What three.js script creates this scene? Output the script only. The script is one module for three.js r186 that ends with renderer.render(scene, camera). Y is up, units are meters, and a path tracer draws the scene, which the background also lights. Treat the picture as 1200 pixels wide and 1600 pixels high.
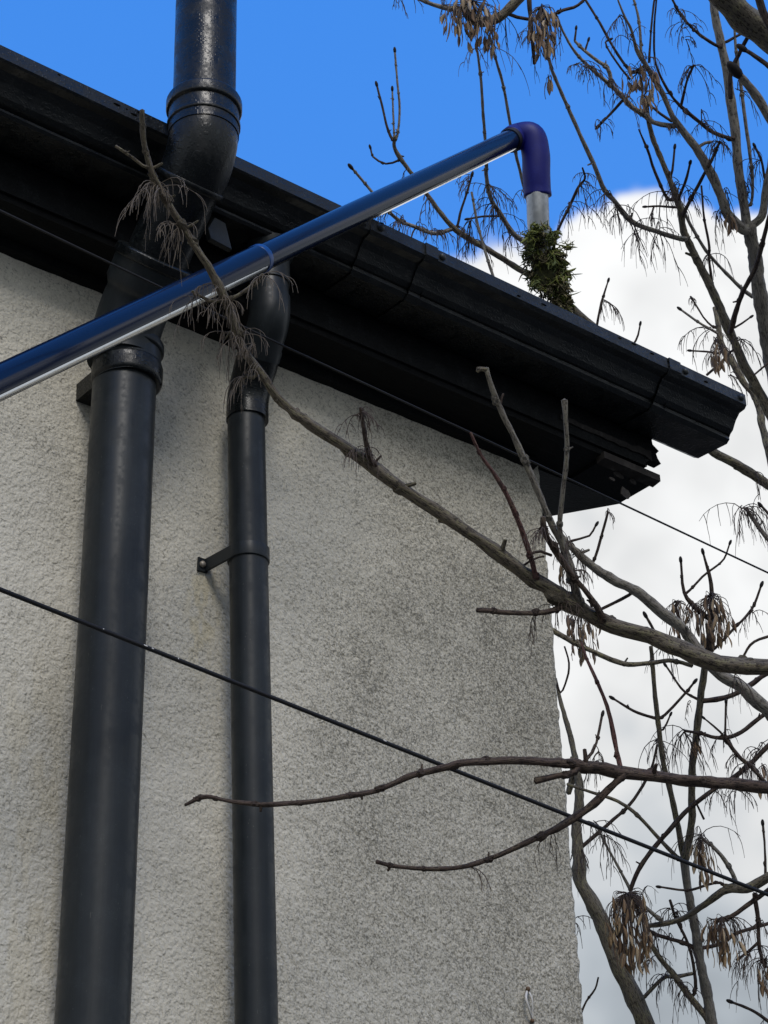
import * as THREE from 'three';
import { mergeGeometries } from 'three/addons/utils/BufferGeometryUtils.js';
import { ImprovedNoise } from 'three/addons/math/ImprovedNoise.js';

// ------------------------------------------------------------------ camera, sky, sun, exposure
const scene = new THREE.Scene();
const V = (x, y, z) => new THREE.Vector3(x, y, z);
const FPX = 3206.9;                                    // focal length in pixels of the 1200 x 1600 photograph
const CAM = V(0, 1.6, 2.6547);
const CR = V(0.780561, -0.02698256, 0.62449697), CU = V(-0.29131825, 0.86823061, 0.40163326), CF = V(0.55304448, 0.49542663, -0.66984644);
const camera = new THREE.PerspectiveCamera(2 * Math.atan(800 / FPX) * 180 / Math.PI, 0.75, 0.05, 500);
camera.position.copy(CAM); camera.up.copy(CU); camera.lookAt(CAM.clone().add(CF)); camera.updateMatrixWorld();
const ray = (u, v) => CF.clone().addScaledVector(CR, (u - 600) / FPX).addScaledVector(CU, (800 - v) / FPX);
const P = (u, v, d) => CAM.clone().addScaledVector(ray(u, v), d);                          // pixel + depth
const PZ = (u, v, z) => { const r = ray(u, v); return CAM.clone().addScaledVector(r, (z - CAM.z) / r.z); };
const PX = (u, v, x) => { const r = ray(u, v); return CAM.clone().addScaledVector(r, (x - CAM.x) / r.x); };
const depthOf = p => p.clone().sub(CAM).dot(CF);

const perlin = new ImprovedNoise();
function fbm3(x, y, z, oct) { let a = 0.5, s = 0, f = 1; for (let i = 0; i < oct; i++) { s += a * perlin.noise(x * f + i * 17.3, y * f + i * 5.1, z * f + i * 9.7); a *= 0.5; f *= 2.03; } return s; }
const sm = (a, b, x) => { const t = Math.min(1, Math.max(0, (x - a) / (b - a))); return t * t * (3 - 2 * t); };
const mix = (a, b, t) => a + (b - a) * t;
const puffs = [[1010, 372, 74], [935, 402, 66], [872, 438, 58], [815, 466, 46], [765, 485, 40], [1075, 400, 80], [1150, 440, 100], [1230, 420, 90], [1050, 470, 130], [930, 500, 110]].map(([u, v, r]) => { const d = ray(u, v).normalize(); return [d.x, d.y, d.z, r / FPX]; });   // billows that stand out of the bank beyond the corner
{ // sky: clear blue air above a lumpy bank of cumulus that rings the horizon
  const W = 2048, H = 1024, data = new Float32Array(W * H * 4);
  for (let j = 0; j < H; j++) for (let i = 0; i < W; i++) {
    const el = ((j + 0.5) / H - 0.5) * Math.PI, az = ((i + 0.5) / W - 0.5) * 2 * Math.PI;
    const c = Math.cos(el), x = Math.cos(az) * c, y = Math.sin(el), z = Math.sin(az) * c, e = el * 180 / Math.PI;
    const k = (j * W + i) * 4;
    if (e < -4) { data[k] = 0.30; data[k + 1] = 0.32; data[k + 2] = 0.34; data[k + 3] = 1; continue; }
    const hz = Math.exp(-Math.max(e, 0) / 12);
    const sky = [mix(0.048, 0.45, hz), mix(0.268, 0.62, hz), mix(0.865, 0.9, hz)];
    const zen = sm(25, 85, e); sky[0] *= mix(1.05, 0.8, zen); sky[1] *= mix(1.02, 0.78, zen); sky[2] *= mix(1.01, 0.88, zen);
    const lump = fbm3(x * 2.2 + 3.1, y * 1.2 + 0.4, z * 2.2 - 2.2, 3) * 11;
    const fine = fbm3(x * 7, y * 7 + 3, z * 7, 5), puffy = Math.abs(fbm3(x * 17 + 2, y * 17, z * 17 - 5, 4));
    const top = 34.6 + lump + fine * 5;                                    // top of the bank, degrees
    let m = sm(-0.15, 0.45, top - e);
    for (const [px, py, pz, pr] of puffs) { const dt = x * px + y * py + z * pz; if (dt > 0.9) { const a = Math.acos(Math.min(1, dt)); if (a < pr * 1.7) m = Math.max(m, sm(-0.03, 0.05, 1 - a / pr + fine * 0.55 + (0.22 - puffy) * 0.55)); } }
    const high = fbm3(x * 2.3 - 7, y * 3.4 + 11, z * 2.3 + 2, 6);           // a few broken clouds higher up
    m = Math.max(m, sm(0.16, 0.34, high) * sm(44, 56, e) * 0.85);
    const under = Math.max(top - e, 0);
    const tone = fbm3(x * 4.2 + 8, y * 6.5 - 3, z * 4.2 + 1, 5);
    let b = 0.84 + tone * 0.72 + sm(4, 0, under) * 0.08 - sm(3, 17, under) * 0.36 + (0.2 - puffy) * 0.30;
    b = Math.min(1.02, Math.max(0.40, b));
    const cool = sm(0.85, 0.45, b);
    const cl = [b * mix(0.985, 0.87, cool), b * mix(0.995, 0.965, cool), b * mix(1.0, 1.06, cool)];
    for (let q = 0; q < 3; q++) data[k + q] = mix(sky[q], cl[q], m);
    data[k + 3] = 1;
  }
  const t = new THREE.DataTexture(data, W, H, THREE.RGBAFormat, THREE.FloatType);
  t.mapping = THREE.EquirectangularReflectionMapping; t.magFilter = THREE.LinearFilter; t.minFilter = THREE.LinearFilter; t.needsUpdate = true;
  scene.background = t; scene.environment = t;
  scene.backgroundIntensity = 1; scene.environmentIntensity = 1;
}
const sun = new THREE.DirectionalLight(new THREE.Color(1.0, 0.95, 0.87), 1.5);              // sun veiled by cloud behind and left of the camera
sun.position.set(-2.8 + 2, 3 + 5.6, 5.2); sun.target.position.set(2, 3, 0); scene.add(sun, sun.target);
sun.castShadow = true; sun.shadow.radius = 34; sun.shadow.mapSize.set(2048, 2048);
Object.assign(sun.shadow.camera, { left: -6, right: 6, top: 6, bottom: -6, near: 0.1, far: 30 });
const renderer = new THREE.WebGLRenderer({ antialias: true });
renderer.toneMapping = THREE.LinearToneMapping; renderer.toneMappingExposure = 1.0; renderer.shadowMap.enabled = true;
renderer.setSize(768, 1024);

// ------------------------------------------------------------------ helpers
let seed = 20231;
const rnd = () => { seed = (seed * 1664525 + 1013904223) >>> 0; return seed / 4294967296; };
const rr = (a, b) => a + (b - a) * rnd();
const used = {};
function numbered(n) { const k = used[n] = (used[n] ?? -1) + 1; return k ? n + '_' + String(k).padStart(3, '0') : n; }
function thing(name, label, category, pos = V(0, 0, 0), group) {
  const o = new THREE.Group(); o.name = numbered(name); o.position.copy(pos); scene.add(o);
  o.userData = { label, category }; if (group) o.userData.group = group; return o;
}
function part(name, geo, mat, parent, label) {                           // geometry is given in world space, stored relative to its thing
  const m = new THREE.Mesh(geo, mat); m.name = name; m.castShadow = m.receiveShadow = true;
  let root = parent; while (root.parent && root.parent !== scene) root = root.parent;
  if (root.isGroup) geo.translate(-root.position.x, -root.position.y, -root.position.z);
  parent.add(m); if (label) m.userData.label = label; return m;
}
const col = (r, g, b) => new THREE.Color().setRGB(r, g, b);
function dataTex(w, h, fn, srgb, rep) {
  const d = new Uint8Array(w * h * 4), o = [0, 0, 0];
  for (let j = 0; j < h; j++) for (let i = 0; i < w; i++) { fn(i, j, o); const k = (j * w + i) * 4; d[k] = o[0] * 255; d[k + 1] = o[1] * 255; d[k + 2] = o[2] * 255; d[k + 3] = 255; }
  const t = new THREE.DataTexture(d, w, h); t.wrapS = t.wrapT = THREE.RepeatWrapping; t.magFilter = THREE.LinearFilter; t.minFilter = THREE.LinearMipmapLinearFilter; t.generateMipmaps = true;
  if (srgb) t.colorSpace = THREE.SRGBColorSpace; if (rep) t.repeat.set(rep[0], rep[1]); t.needsUpdate = true; return t;
}
function hash(i, j, s) { let h = (i * 374761393 + j * 668265263 + s * 974634777) | 0; h = Math.imul(h ^ (h >>> 13), 1274126177); return ((h ^ (h >>> 16)) >>> 0) / 4294967296; }
function vnoise(x, y, per, s) {                                           // tiling value noise
  const i = Math.floor(x), j = Math.floor(y), a = x - i, b = y - j, u = a * a * (3 - 2 * a), v = b * b * (3 - 2 * b), w = n => ((n % per) + per) % per;
  const i0 = w(i), i1 = w(i + 1), j0 = w(j), j1 = w(j + 1);
  return mix(mix(hash(i0, j0, s), hash(i1, j0, s), u), mix(hash(i0, j1, s), hash(i1, j1, s), u), v);
}
// tapered tube through world points; radii per point; uv in metres
function tube(pts, radii, seg = 8, { smooth = 0, wob = 0, cap = true, sub = 0.02, flatCap = false } = {}) {
  let p = pts, r = radii;
  if (smooth) {
    const c = new THREE.CatmullRomCurve3(pts, false, 'centripetal'); p = []; r = [];
    const len = c.getLength(), n = Math.max(pts.length - 1, Math.min(90, Math.ceil(len / sub)));
    for (let i = 0; i <= n; i++) { const t = i / n; p.push(c.getPoint(t)); const f = t * (pts.length - 1), k = Math.min(pts.length - 2, Math.floor(f)); r.push(mix(radii[k], radii[k + 1], f - k)); }
  }
  const n = p.length, pos = [], uv = [], idx = [];
  const T = p.map((q, i) => { const a = p[Math.max(0, i - 1)], b = p[Math.min(n - 1, i + 1)]; const d = b.clone().sub(a); return d.lengthSq() < 1e-14 ? null : d.normalize(); });
  for (let i = 0; i < n; i++) if (!T[i]) T[i] = (T[i - 1] || T.find(t => t)).clone();
  let N = Math.abs(T[0].y) < 0.9 ? V(0, 1, 0) : V(1, 0, 0); N.sub(T[0].clone().multiplyScalar(N.dot(T[0]))).normalize();
  let L = 0; const ph = rnd() * 100;
  for (let i = 0; i < n; i++) {
    if (i) L += p[i].distanceTo(p[i - 1]);
    N.sub(T[i].clone().multiplyScalar(N.dot(T[i]))).normalize(); const B = T[i].clone().cross(N);
    for (let k = 0; k <= seg; k++) {
      const a = k / seg * Math.PI * 2; let R = r[i];
      if (wob) R *= 1 + wob * (perlin.noise(Math.cos(a) * 0.9 + ph, Math.sin(a) * 0.9, L / Math.max(0.006, r[i]) * 0.28) + 0.6 * perlin.noise(ph, L / Math.max(0.006, r[i]) * 0.12, Math.cos(a)));
      pos.push(p[i].x + (N.x * Math.cos(a) + B.x * Math.sin(a)) * R, p[i].y + (N.y * Math.cos(a) + B.y * Math.sin(a)) * R, p[i].z + (N.z * Math.cos(a) + B.z * Math.sin(a)) * R);
      uv.push(k / seg * Math.max(0.02, 6.283 * radii[0]), L);
    }
  }
  for (let i = 0; i < n - 1; i++) for (let k = 0; k < seg; k++) { const a = i * (seg + 1) + k, b = a + seg + 1; idx.push(a, a + 1, b, a + 1, b + 1, b); }
  if (cap) for (const [i, s] of [[0, -1], [n - 1, 1]]) {
    const base = pos.length / 3, h = flatCap ? 0 : r[i] * 0.5; const c = p[i].clone().addScaledVector(T[i], s * h);
    if (flatCap) for (let k = 0; k <= seg; k++) { const q = (i * (seg + 1) + k) * 3; pos.push(pos[q], pos[q + 1], pos[q + 2]); uv.push(0, 0); }
    pos.push(c.x, c.y, c.z); uv.push(0, L); const ci = pos.length / 3 - 1, o = flatCap ? base : i * (seg + 1);
    for (let k = 0; k < seg; k++) s > 0 ? idx.push(o + k, o + k + 1, ci) : idx.push(o + k + 1, o + k, ci);
  }
  const g = new THREE.BufferGeometry(); g.setAttribute('position', new THREE.Float32BufferAttribute(pos, 3)); g.setAttribute('uv', new THREE.Float32BufferAttribute(uv, 2)); g.setIndex(idx); g.computeVertexNormals();
  // weld the seam's normals
  const nn = g.attributes.normal; for (let i = 0; i < n; i++) { const a = i * (seg + 1), b = a + seg; const x = nn.getX(a) + nn.getX(b), y = nn.getY(a) + nn.getY(b), z = nn.getZ(a) + nn.getZ(b), l = Math.hypot(x, y, z) || 1; nn.setXYZ(a, x / l, y / l, z / l); nn.setXYZ(b, x / l, y / l, z / l); }
  return g;
}
function box(x0, x1, y0, y1, z0, z1) { const g = new THREE.BoxGeometry(x1 - x0, y1 - y0, z1 - z0); g.translate((x0 + x1) / 2, (y0 + y1) / 2, (z0 + z1) / 2); return g; }
// outline in (z, y) pushed along x
function extrudeX(prof, x0, x1, steps = 1, jag) {
  const s = new THREE.Shape(prof.map(([z, y]) => new THREE.Vector2(z, y)));
  const g = new THREE.ExtrudeGeometry(s, { depth: x1 - x0, steps, bevelEnabled: false, curveSegments: 4 });
  const p = g.attributes.position, uv = g.attributes.uv;
  for (let i = 0; i < p.count; i++) { const z = p.getX(i), y = p.getY(i), x = p.getZ(i) + x0; p.setXYZ(i, x, y, z); uv.setXY(i, x, y + z); }
  // (z, y, x) is an odd permutation: flip the winding
  for (let i = 0; i < p.count; i += 3) for (const at of [p, uv]) { const k = at.itemSize; for (let c = 0; c < k; c++) { const a = at.array[(i + 1) * k + c]; at.array[(i + 1) * k + c] = at.array[(i + 2) * k + c]; at.array[(i + 2) * k + c] = a; } }
  g.computeVertexNormals(); return g;
}
// flat outline in the wall's plane (x, y), thickness along z
function extrudeZ(pts, z0, z1, bevel = 0) {
  const s = new THREE.Shape(pts.map(([x, y]) => new THREE.Vector2(x, y)));
  const g = new THREE.ExtrudeGeometry(s, { depth: z1 - z0 - 2 * bevel, bevelEnabled: bevel > 0, bevelThickness: bevel, bevelSize: bevel, bevelSegments: 1, curveSegments: 6 });
  g.translate(0, 0, z0 + bevel); return g;
}
const Y0 = 1.6;                                                            // camera height; fitted heights are given above it

// ------------------------------------------------------------------ materials
const TW = 2.05;                                                           // metres that one copy of the render texture covers
const N2 = 2048, grain = new Float32Array(N2 * N2);
for (let j = 0; j < N2; j++) for (let i = 0; i < N2; i++) {
  const wx = vnoise(i / 6, j / 6, 341, 9) * 3, wy = vnoise(i / 6, j / 6, 341, 5) * 3;
  const a = vnoise((i + wx) / 1.6, (j + wy) / 1.6, 1280, 1), b = vnoise((i + wy) / 2.6, (j + wx) / 2.6, 787, 2), c = vnoise(i / 6, j / 6, 341, 3);
  grain[j * N2 + i] = 0.46 * a + 0.36 * b + 0.18 * c;
}
const X_OF = i => 0.62 + i / N2 * TW, Y_OF = j => 2.26 + j / N2 * TW;      // texel to place on the wall (the copy in view)
const wallMap = dataTex(N2, N2, (i, j, o) => {
  const x = X_OF(i), y = Y_OF(j), g = grain[j * N2 + i];
  // grime specks in the pits, in patches of their own outline; darker towards the corner
  const patch = vnoise(i / 210, j / 300, 8, 11) * 0.55 + vnoise(i / 80, j / 110, 16, 12) * 0.28 + vnoise(i / 30, j / 34, 64, 13) * 0.17;
  const zone = sm(1.75, 2.3, x) * 0.56 + sm(3.62, 3.25, y) * 0.10 * sm(1.6, 2.0, x);
  const dirt = Math.min(1, Math.max(0, (patch - 0.5) * 0.7 + 0.15 + zone));
  const pit = sm(0.34 + dirt * 0.30, 0.20 + dirt * 0.08, g);
  const spot = sm(0.80, 0.90, vnoise(i / 3, j / 3, 683, 21)) * sm(0.55, 0.75, vnoise(i / 37, j / 37, 55, 22));
  const mot = vnoise(i / 120, j / 120, 17, 31) * 0.6 + vnoise(i / 26, j / 26, 78, 32) * 0.4;
  let r = 0.880 + (mot - 0.5) * 0.05 + (g - 0.5) * 0.10, gg = r - 0.022, b = r - 0.085;
  // mottled ochre tint beside the large pipe
  const st = sm(0.10, 0.02, Math.abs(x - 1.475 + (y - 2.6) * 0.02)) * sm(3.2, 2.85, y) * sm(0.30, 0.75, vnoise(i / 14, j / 60, 40, 41)) * 0.2; gg -= st * 0.045; b -= st * 0.14;
  const st2 = sm(0.05, 0.01, Math.abs(x - 1.775)) * sm(3.35, 3.28, y) * sm(3.05, 3.2, y) * sm(0.35, 0.7, vnoise(i / 9, j / 30, 80, 42)) * 0.5; gg -= st2 * 0.03; b -= st2 * 0.11;
  const k = Math.max(pit * (0.16 + dirt * 0.36), spot * 0.35), film = dirt * 0.17 * (0.5 + vnoise(i / 3, j / 3, 683, 51));
  o[0] = mix(r - film, 0.22, k); o[1] = mix(gg - film, 0.215, k); o[2] = mix(b - film, 0.19, k);
}, true);
const wallBump = dataTex(N2, N2, (i, j, o) => { const w = vnoise(i / 7, j / 7, 292, 9) * 4; o[0] = o[1] = o[2] = Math.min(1, 0.30 * grain[j * N2 + i] + 0.36 * vnoise((i + w) / 3, (j + w) / 3, 682, 61) + 0.34 * sm(0.25, 0.75, vnoise((i - w) / 6, (j + w) / 6, 341, 62))); });
const M = {};
M.wall = new THREE.MeshStandardMaterial({ map: wallMap, bumpMap: wallBump, bumpScale: 0.0027, roughness: 0.95 });
const grimeMap = (base, var1, spk, s) => dataTex(512, 512, (i, j, o) => {
  const n = vnoise(i / 40, j / 40, 13, s) * 0.6 + vnoise(i / 11, j / 11, 47, s + 1) * 0.4, f = vnoise(i / 3, j / 3, 171, s + 2), k = sm(0.66, 0.80, n * 0.6 + f * 0.4) * spk;
  for (let q = 0; q < 3; q++) o[q] = Math.max(0, base[q] + (n - 0.5) * var1 + k * [0.10, 0.105, 0.10][q]);
}, true, [3, 3]);
const roughMap = (lo, hi, s) => dataTex(512, 512, (i, j, o) => { const n = vnoise(i / 50, j / 50, 11, s) * 0.5 + vnoise(i / 12, j / 12, 43, s + 1) * 0.3 + vnoise(i / 3, j / 3, 171, s + 2) * 0.2; o[0] = o[1] = o[2] = mix(lo, hi, sm(0.3, 0.7, n)); }, false, [4, 4]);
const dirtBump = dataTex(512, 512, (i, j, o) => { const n = vnoise(i / 9, j / 9, 57, 71), f = vnoise(i / 3, j / 3, 171, 72); o[0] = o[1] = o[2] = 0.25 * f + sm(0.62, 0.86, n) * 0.6; }, false, [5, 5]);
M.gutter = new THREE.MeshPhysicalMaterial({ specularIntensity: 0.9, map: grimeMap([0.085, 0.098, 0.104], 0.04, 0.55, 100), roughnessMap: roughMap(0.28, 0.52, 110), roughness: 1, bumpMap: dirtBump, bumpScale: 0.0005 });
M.board = new THREE.MeshPhysicalMaterial({ specularIntensity: 0.35, map: grimeMap([0.075, 0.082, 0.088], 0.04, 0.5, 130), roughness: 0.7, bumpMap: dirtBump, bumpScale: 0.001 });
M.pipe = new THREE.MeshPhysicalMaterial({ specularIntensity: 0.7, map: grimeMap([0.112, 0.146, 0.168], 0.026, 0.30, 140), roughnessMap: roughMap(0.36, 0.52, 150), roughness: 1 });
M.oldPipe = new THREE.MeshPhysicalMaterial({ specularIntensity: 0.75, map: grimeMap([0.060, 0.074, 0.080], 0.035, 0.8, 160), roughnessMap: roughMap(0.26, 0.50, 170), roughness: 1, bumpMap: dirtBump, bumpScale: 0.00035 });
M.pipe.map = dataTex(512, 512, (i, j, o) => {
  const n = vnoise(i / 40, j / 40, 13, 140) * 0.6 + vnoise(i / 11, j / 11, 47, 141) * 0.4, run = vnoise(i / 3, j / 90, 171, 144), scr = sm(0.93, 0.97, vnoise(i / 1.5, j / 9, 341, 145)) * sm(0.62, 0.78, vnoise(i / 20, j / 26, 26, 146)), dust = sm(0.6, 0.85, vnoise(i / 2, j / 2, 256, 147)) * sm(0.45, 0.8, n);
  const c = [0.138, 0.158, 0.170]; for (let q = 0; q < 3; q++) o[q] = c[q] + (n - 0.5) * 0.03 + (run - 0.5) * 0.018 + dust * 0.03 + scr * [0.20, 0.18, 0.14][q];
}, true, [3, 3]);
M.rawWood = new THREE.MeshStandardMaterial({ map: grimeMap([0.165, 0.15, 0.14], 0.16, 0.5, 180), roughness: 0.9 });
M.steel = new THREE.MeshStandardMaterial({ map: grimeMap([0.66, 0.67, 0.67], 0.22, -0.8, 190), metalness: 0.85, roughness: 0.42 });
M.screw = new THREE.MeshStandardMaterial({ color: col(0.45, 0.40, 0.33), metalness: 0.5, roughness: 0.5 });
M.bolt = new THREE.MeshStandardMaterial({ color: col(0.035, 0.04, 0.042), roughness: 0.5 });
M.tube = new THREE.MeshPhysicalMaterial({ color: col(0.005, 0.013, 0.040), roughness: 0.16, ior: 1.40, specularIntensity: 0.85 });
M.tubeBand = new THREE.MeshPhysicalMaterial({ color: col(0.01, 0.06, 0.22), roughness: 0.3 });
M.elbow = new THREE.MeshStandardMaterial({ map: grimeMap([0.035, 0.070, 0.46], 0.04, 0.25, 200), roughness: 0.55 });
M.highlightAlu = new THREE.MeshStandardMaterial({ color: col(0.86, 0.87, 0.88), metalness: 1, roughness: 0.18 });
M.rubber = new THREE.MeshStandardMaterial({ color: col(0.012, 0.012, 0.014), roughness: 0.6 });
M.cable = new THREE.MeshStandardMaterial({ color: col(0.010, 0.010, 0.012), roughness: 0.7 });
M.whiteWire = new THREE.MeshStandardMaterial({ color: col(0.72, 0.70, 0.66), roughness: 0.6 });
M.brown = new THREE.MeshStandardMaterial({ color: col(0.16, 0.10, 0.06), roughness: 0.8 });
M.roof = new THREE.MeshStandardMaterial({ color: col(0.07, 0.07, 0.075), roughness: 0.85 });
M.ground = new THREE.MeshStandardMaterial({ map: grimeMap([0.29, 0.28, 0.25], 0.12, 0.6, 210), roughness: 0.95 });
const barkBump = dataTex(256, 512, (i, j, o) => { const n = vnoise(i / 10, j / 34, 15, 81) * 0.5 + vnoise(i / 4, j / 9, 57, 82) * 0.3 + vnoise(i / 2, j / 2, 128, 83) * 0.2; o[0] = o[1] = o[2] = n; }, false, [14, 8]);
const barkMap = (base, dark, lich, s) => dataTex(256, 512, (i, j, o) => {
  const n = vnoise(i / 10, j / 34, 15, 81) * 0.5 + vnoise(i / 4, j / 9, 57, 82) * 0.3 + vnoise(i / 2, j / 2, 128, 83) * 0.2, m = vnoise(i / 30, j / 50, 10, s), k = sm(0.55, 0.75, m * 0.6 + vnoise(i / 6, j / 7, 73, s + 1) * 0.4), d = sm(0.46, 0.30, n);
  for (let q = 0; q < 3; q++) o[q] = mix(mix(base[q], lich[q], k), dark[q], d * 0.8);
}, true, [14, 8]);
const barkMat = (base, dark, lich, s) => new THREE.MeshStandardMaterial({ map: barkMap(base, dark, lich, s), bumpMap: barkBump, bumpScale: 0.0012, roughness: 0.9 });
M.barkGrey = barkMat([0.60, 0.575, 0.53], [0.30, 0.28, 0.25], [0.66, 0.64, 0.56], 300);
M.barkOlive = barkMat([0.51, 0.475, 0.41], [0.20, 0.175, 0.15], [0.60, 0.57, 0.44], 310);
M.barkBrown = barkMat([0.33, 0.275, 0.245], [0.13, 0.105, 0.095], [0.40, 0.35, 0.295], 320);
M.barkNear = barkMat([0.42, 0.385, 0.335], [0.17, 0.145, 0.125], [0.50, 0.475, 0.37], 340);
M.barkTwig = barkMat([0.50, 0.475, 0.435], [0.24, 0.22, 0.20], [0.55, 0.53, 0.46], 350);
M.barkRed = barkMat([0.38, 0.26, 0.24], [0.15, 0.10, 0.10], [0.44, 0.35, 0.31], 330);
M.bud = new THREE.MeshStandardMaterial({ color: col(0.022, 0.017, 0.015), roughness: 0.8 });
M.stalk = new THREE.MeshStandardMaterial({ color: col(0.085, 0.062, 0.050), roughness: 0.9 });
M.stalkPale = new THREE.MeshStandardMaterial({ color: col(0.16, 0.13, 0.10), roughness: 0.9 });
M.key = [[0.38, 0.26, 0.14], [0.27, 0.17, 0.09], [0.48, 0.36, 0.22], [0.20, 0.125, 0.07]].map(c => new THREE.MeshPhysicalMaterial({ color: col(...c), roughness: 0.75, transmission: 0.12, thickness: 0 }));

// ------------------------------------------------------------------ ground
{ const g = new THREE.CircleGeometry(120, 64); g.rotateX(-Math.PI / 2); const uv = g.attributes.uv, p = g.attributes.position; for (let i = 0; i < p.count; i++) uv.setXY(i, p.getX(i) * 0.3, p.getZ(i) * 0.3);
  const m = new THREE.Mesh(g, M.ground); m.name = 'ground'; m.receiveShadow = true; m.userData = { kind: 'structure', label: 'plain ground below the wall' }; scene.add(m); }

// ------------------------------------------------------------------ house
const H = 2.2245 + Y0, FZ = 0.105, XS = 2.868;                              // underside of the soffit, face of the fascia, end of the fascia
const house = thing('house', 'house corner with rough pale rendered wall under dark painted eaves', 'house', V(0, 0, 0));
{
  // rendered wall: front face, rounded corner, gable return; slightly out of true
  const ss = []; for (let x = -4; x < 0.9; x += 0.12) ss.push(x); for (let x = 0.9; x < 2.60; x += 0.02) ss.push(x); for (let x = 2.60; x < 2.66; x += 0.004) ss.push(x); for (let x = 2.67; x < 2.8; x += 0.02) ss.push(x); for (let x = 2.8; x < 7.6; x += 0.2) ss.push(x);
  const ys = []; for (let y = 0; y < 2.4; y += 0.12) ys.push(y); for (let y = 2.4; y < H + 0.06; y += 0.009) ys.push(y);
  const pos = [], uv = [], idx = [], rad = 0.012;
  for (const y of ys) for (const s of ss) {
    const xc = 2.6416 - 0.0077 * (y - Y0); let x, z, nx, nz; const q = s - (xc - rad);
    if (q < 0) { x = s; z = 0; nx = 0; nz = 1; } else if (q < rad * 1.571) { const a = q / rad; x = xc - rad + Math.sin(a) * rad; z = -rad + Math.cos(a) * rad; nx = Math.sin(a); nz = Math.cos(a); } else { x = xc; z = -rad - (q - rad * 1.571); nx = 1; nz = 0; }
    const d = 0.0035 * perlin.noise(x * 3, y * 3, z * 3) + 0.0016 * perlin.noise(x * 26, y * 26, z * 26) + 0.0016 * perlin.noise(x * 90, y * 90, z * 90) + (nx > 0.1 ? 0.003 * perlin.noise(4, y * 34, 2) + 0.002 * perlin.noise(9, y * 120, 2) : 0);
    pos.push(x + nx * d, y, z + nz * d); uv.push((s - 0.62) / TW, (y - 2.26) / TW);
  }
  const c = ss.length; for (let j = 0; j < ys.length - 1; j++) for (let i = 0; i < c - 1; i++) { const a = j * c + i; idx.push(a, a + 1, a + c, a + 1, a + c + 1, a + c); }
  const g = new THREE.BufferGeometry(); g.setAttribute('position', new THREE.Float32BufferAttribute(pos, 3)); g.setAttribute('uv', new THREE.Float32BufferAttribute(uv, 2)); g.setIndex(idx); g.computeVertexNormals();
  part('wall', g, M.wall, house);
  part('back_wall', mergeGeometries([box(-4.0, 2.6, 0, H + 0.1, -5.2, -4.98), box(-4.2, -4.0, 0, H + 0.1, -5.2, 0)]), M.wall, house);
  // soffit: two planks along the wall, and the raked soffit under the gable verge
  part('soffit_board', box(-4.2, 2.707, H, H + 0.014, -0.02, FZ), M.board, house);
  part('soffit_board', extrudeZ([[0, 0], [1, 0], [1, 1], [0, 1]], 0, 1).applyMatrix4(new THREE.Matrix4().makeScale(0, 0, 0)).copy(box(2.709, 2.866, H - 0.008, H + 0.012, -0.004, 0.088)), M.board, house, 'dark soffit board past the corner');
  const rake = s => Math.tan(17.5 * Math.PI / 180) * s;
  part('verge_soffit', extrudeX([[-0.006, H - 0.010], [-0.006, H + 0.010], [-4.9, H + 0.010 + rake(4.9)], [-4.9, H - 0.010 + rake(4.9)]], 2.600, 2.868), M.board, house);
  part('soffit_trim', extrudeX([[0.090, H - 0.016], [0.114, H - 0.012], [0.114, H + 0.004], [0.090, H + 0.004]], 2.70, 2.866, 1), M.rawWood, house, 'raw wooden edge of the soffit board');
  // fascia with its broken end: layers that stop at different ragged lines
  const rag = (x, y0, y1, n, amp, s) => { const o = []; for (let k = 0; k <= n; k++) o.push([x + amp * (hash(k, s, 3) - 0.5) * 2, mix(y0, y1, k / n)]); return o; };
  part('fascia_board', extrudeZ([[-4.2, H + 0.042], ...rag(2.872, H + 0.042, H + 0.105, 6, 0.012, 4), [2.875, H + 0.145], [-4.2, H + 0.145]], FZ - 0.022, FZ), M.board, house);
  part('fascia_trim', extrudeZ([[-4.2, H + 0.0145], ...rag(2.835, H + 0.0145, H + 0.049, 5, 0.014, 9), [-4.2, H + 0.049]], FZ - 0.02, FZ + 0.006), M.board, house);
  const sp = []; for (let k = 0; k <= 14; k++) { const t = k / 14; sp.push([mix(2.58, 2.845, t), H + 0.050 + 0.006 * (hash(k, 2, 7) - 0.3) + (k > 11 ? 0.004 : 0)]); }
  for (let k = 14; k >= 0; k--) { const t = k / 14; sp.push([mix(2.58, 2.845, t), H + 0.038 - 0.008 * hash(k, 5, 7) * t]); }
  part('split_wood', extrudeZ(sp, FZ + 0.0065, FZ + 0.010), M.rawWood, house, 'strip of bare split wood on the broken fascia');
  for (const [px, py, w, h] of [[968, 742, 0.030, 0.010], [958, 748, 0.014, 0.006], [978, 770, 0.022, 0.020], [990, 752, 0.018, 0.009]]) {
    const q = PZ(px, py, 0.093), o = []; for (let k = 0; k < 9; k++) { const a = k / 9 * 6.283; o.push([q.x + Math.cos(a) * w * rr(0.45, 0.75), q.y + Math.sin(a) * h * rr(0.5, 0.9)]); }
    part('flaked_paint', extrudeZ(o, 0.0885, 0.0915), M.rawWood, house);
  }
  part('wall_edge_board', extrudeX([[-0.004, H - 0.001], [0.016, H - 0.001], [0.016, H - 0.020], [-0.004, H - 0.024]], -4.2, 2.60), M.board, house);
  // roof slope above (out of sight from below)
  part('roof', extrudeX([[0.15, H + 0.150], [0.15, H + 0.172], [-2.5, H + 0.172 + rake(2.65)], [-5.3, H + 0.172], [-5.3, H + 0.150], [-2.5, H + 0.150 + rake(2.65)]], -4.4, 2.90), M.roof, house);
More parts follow.
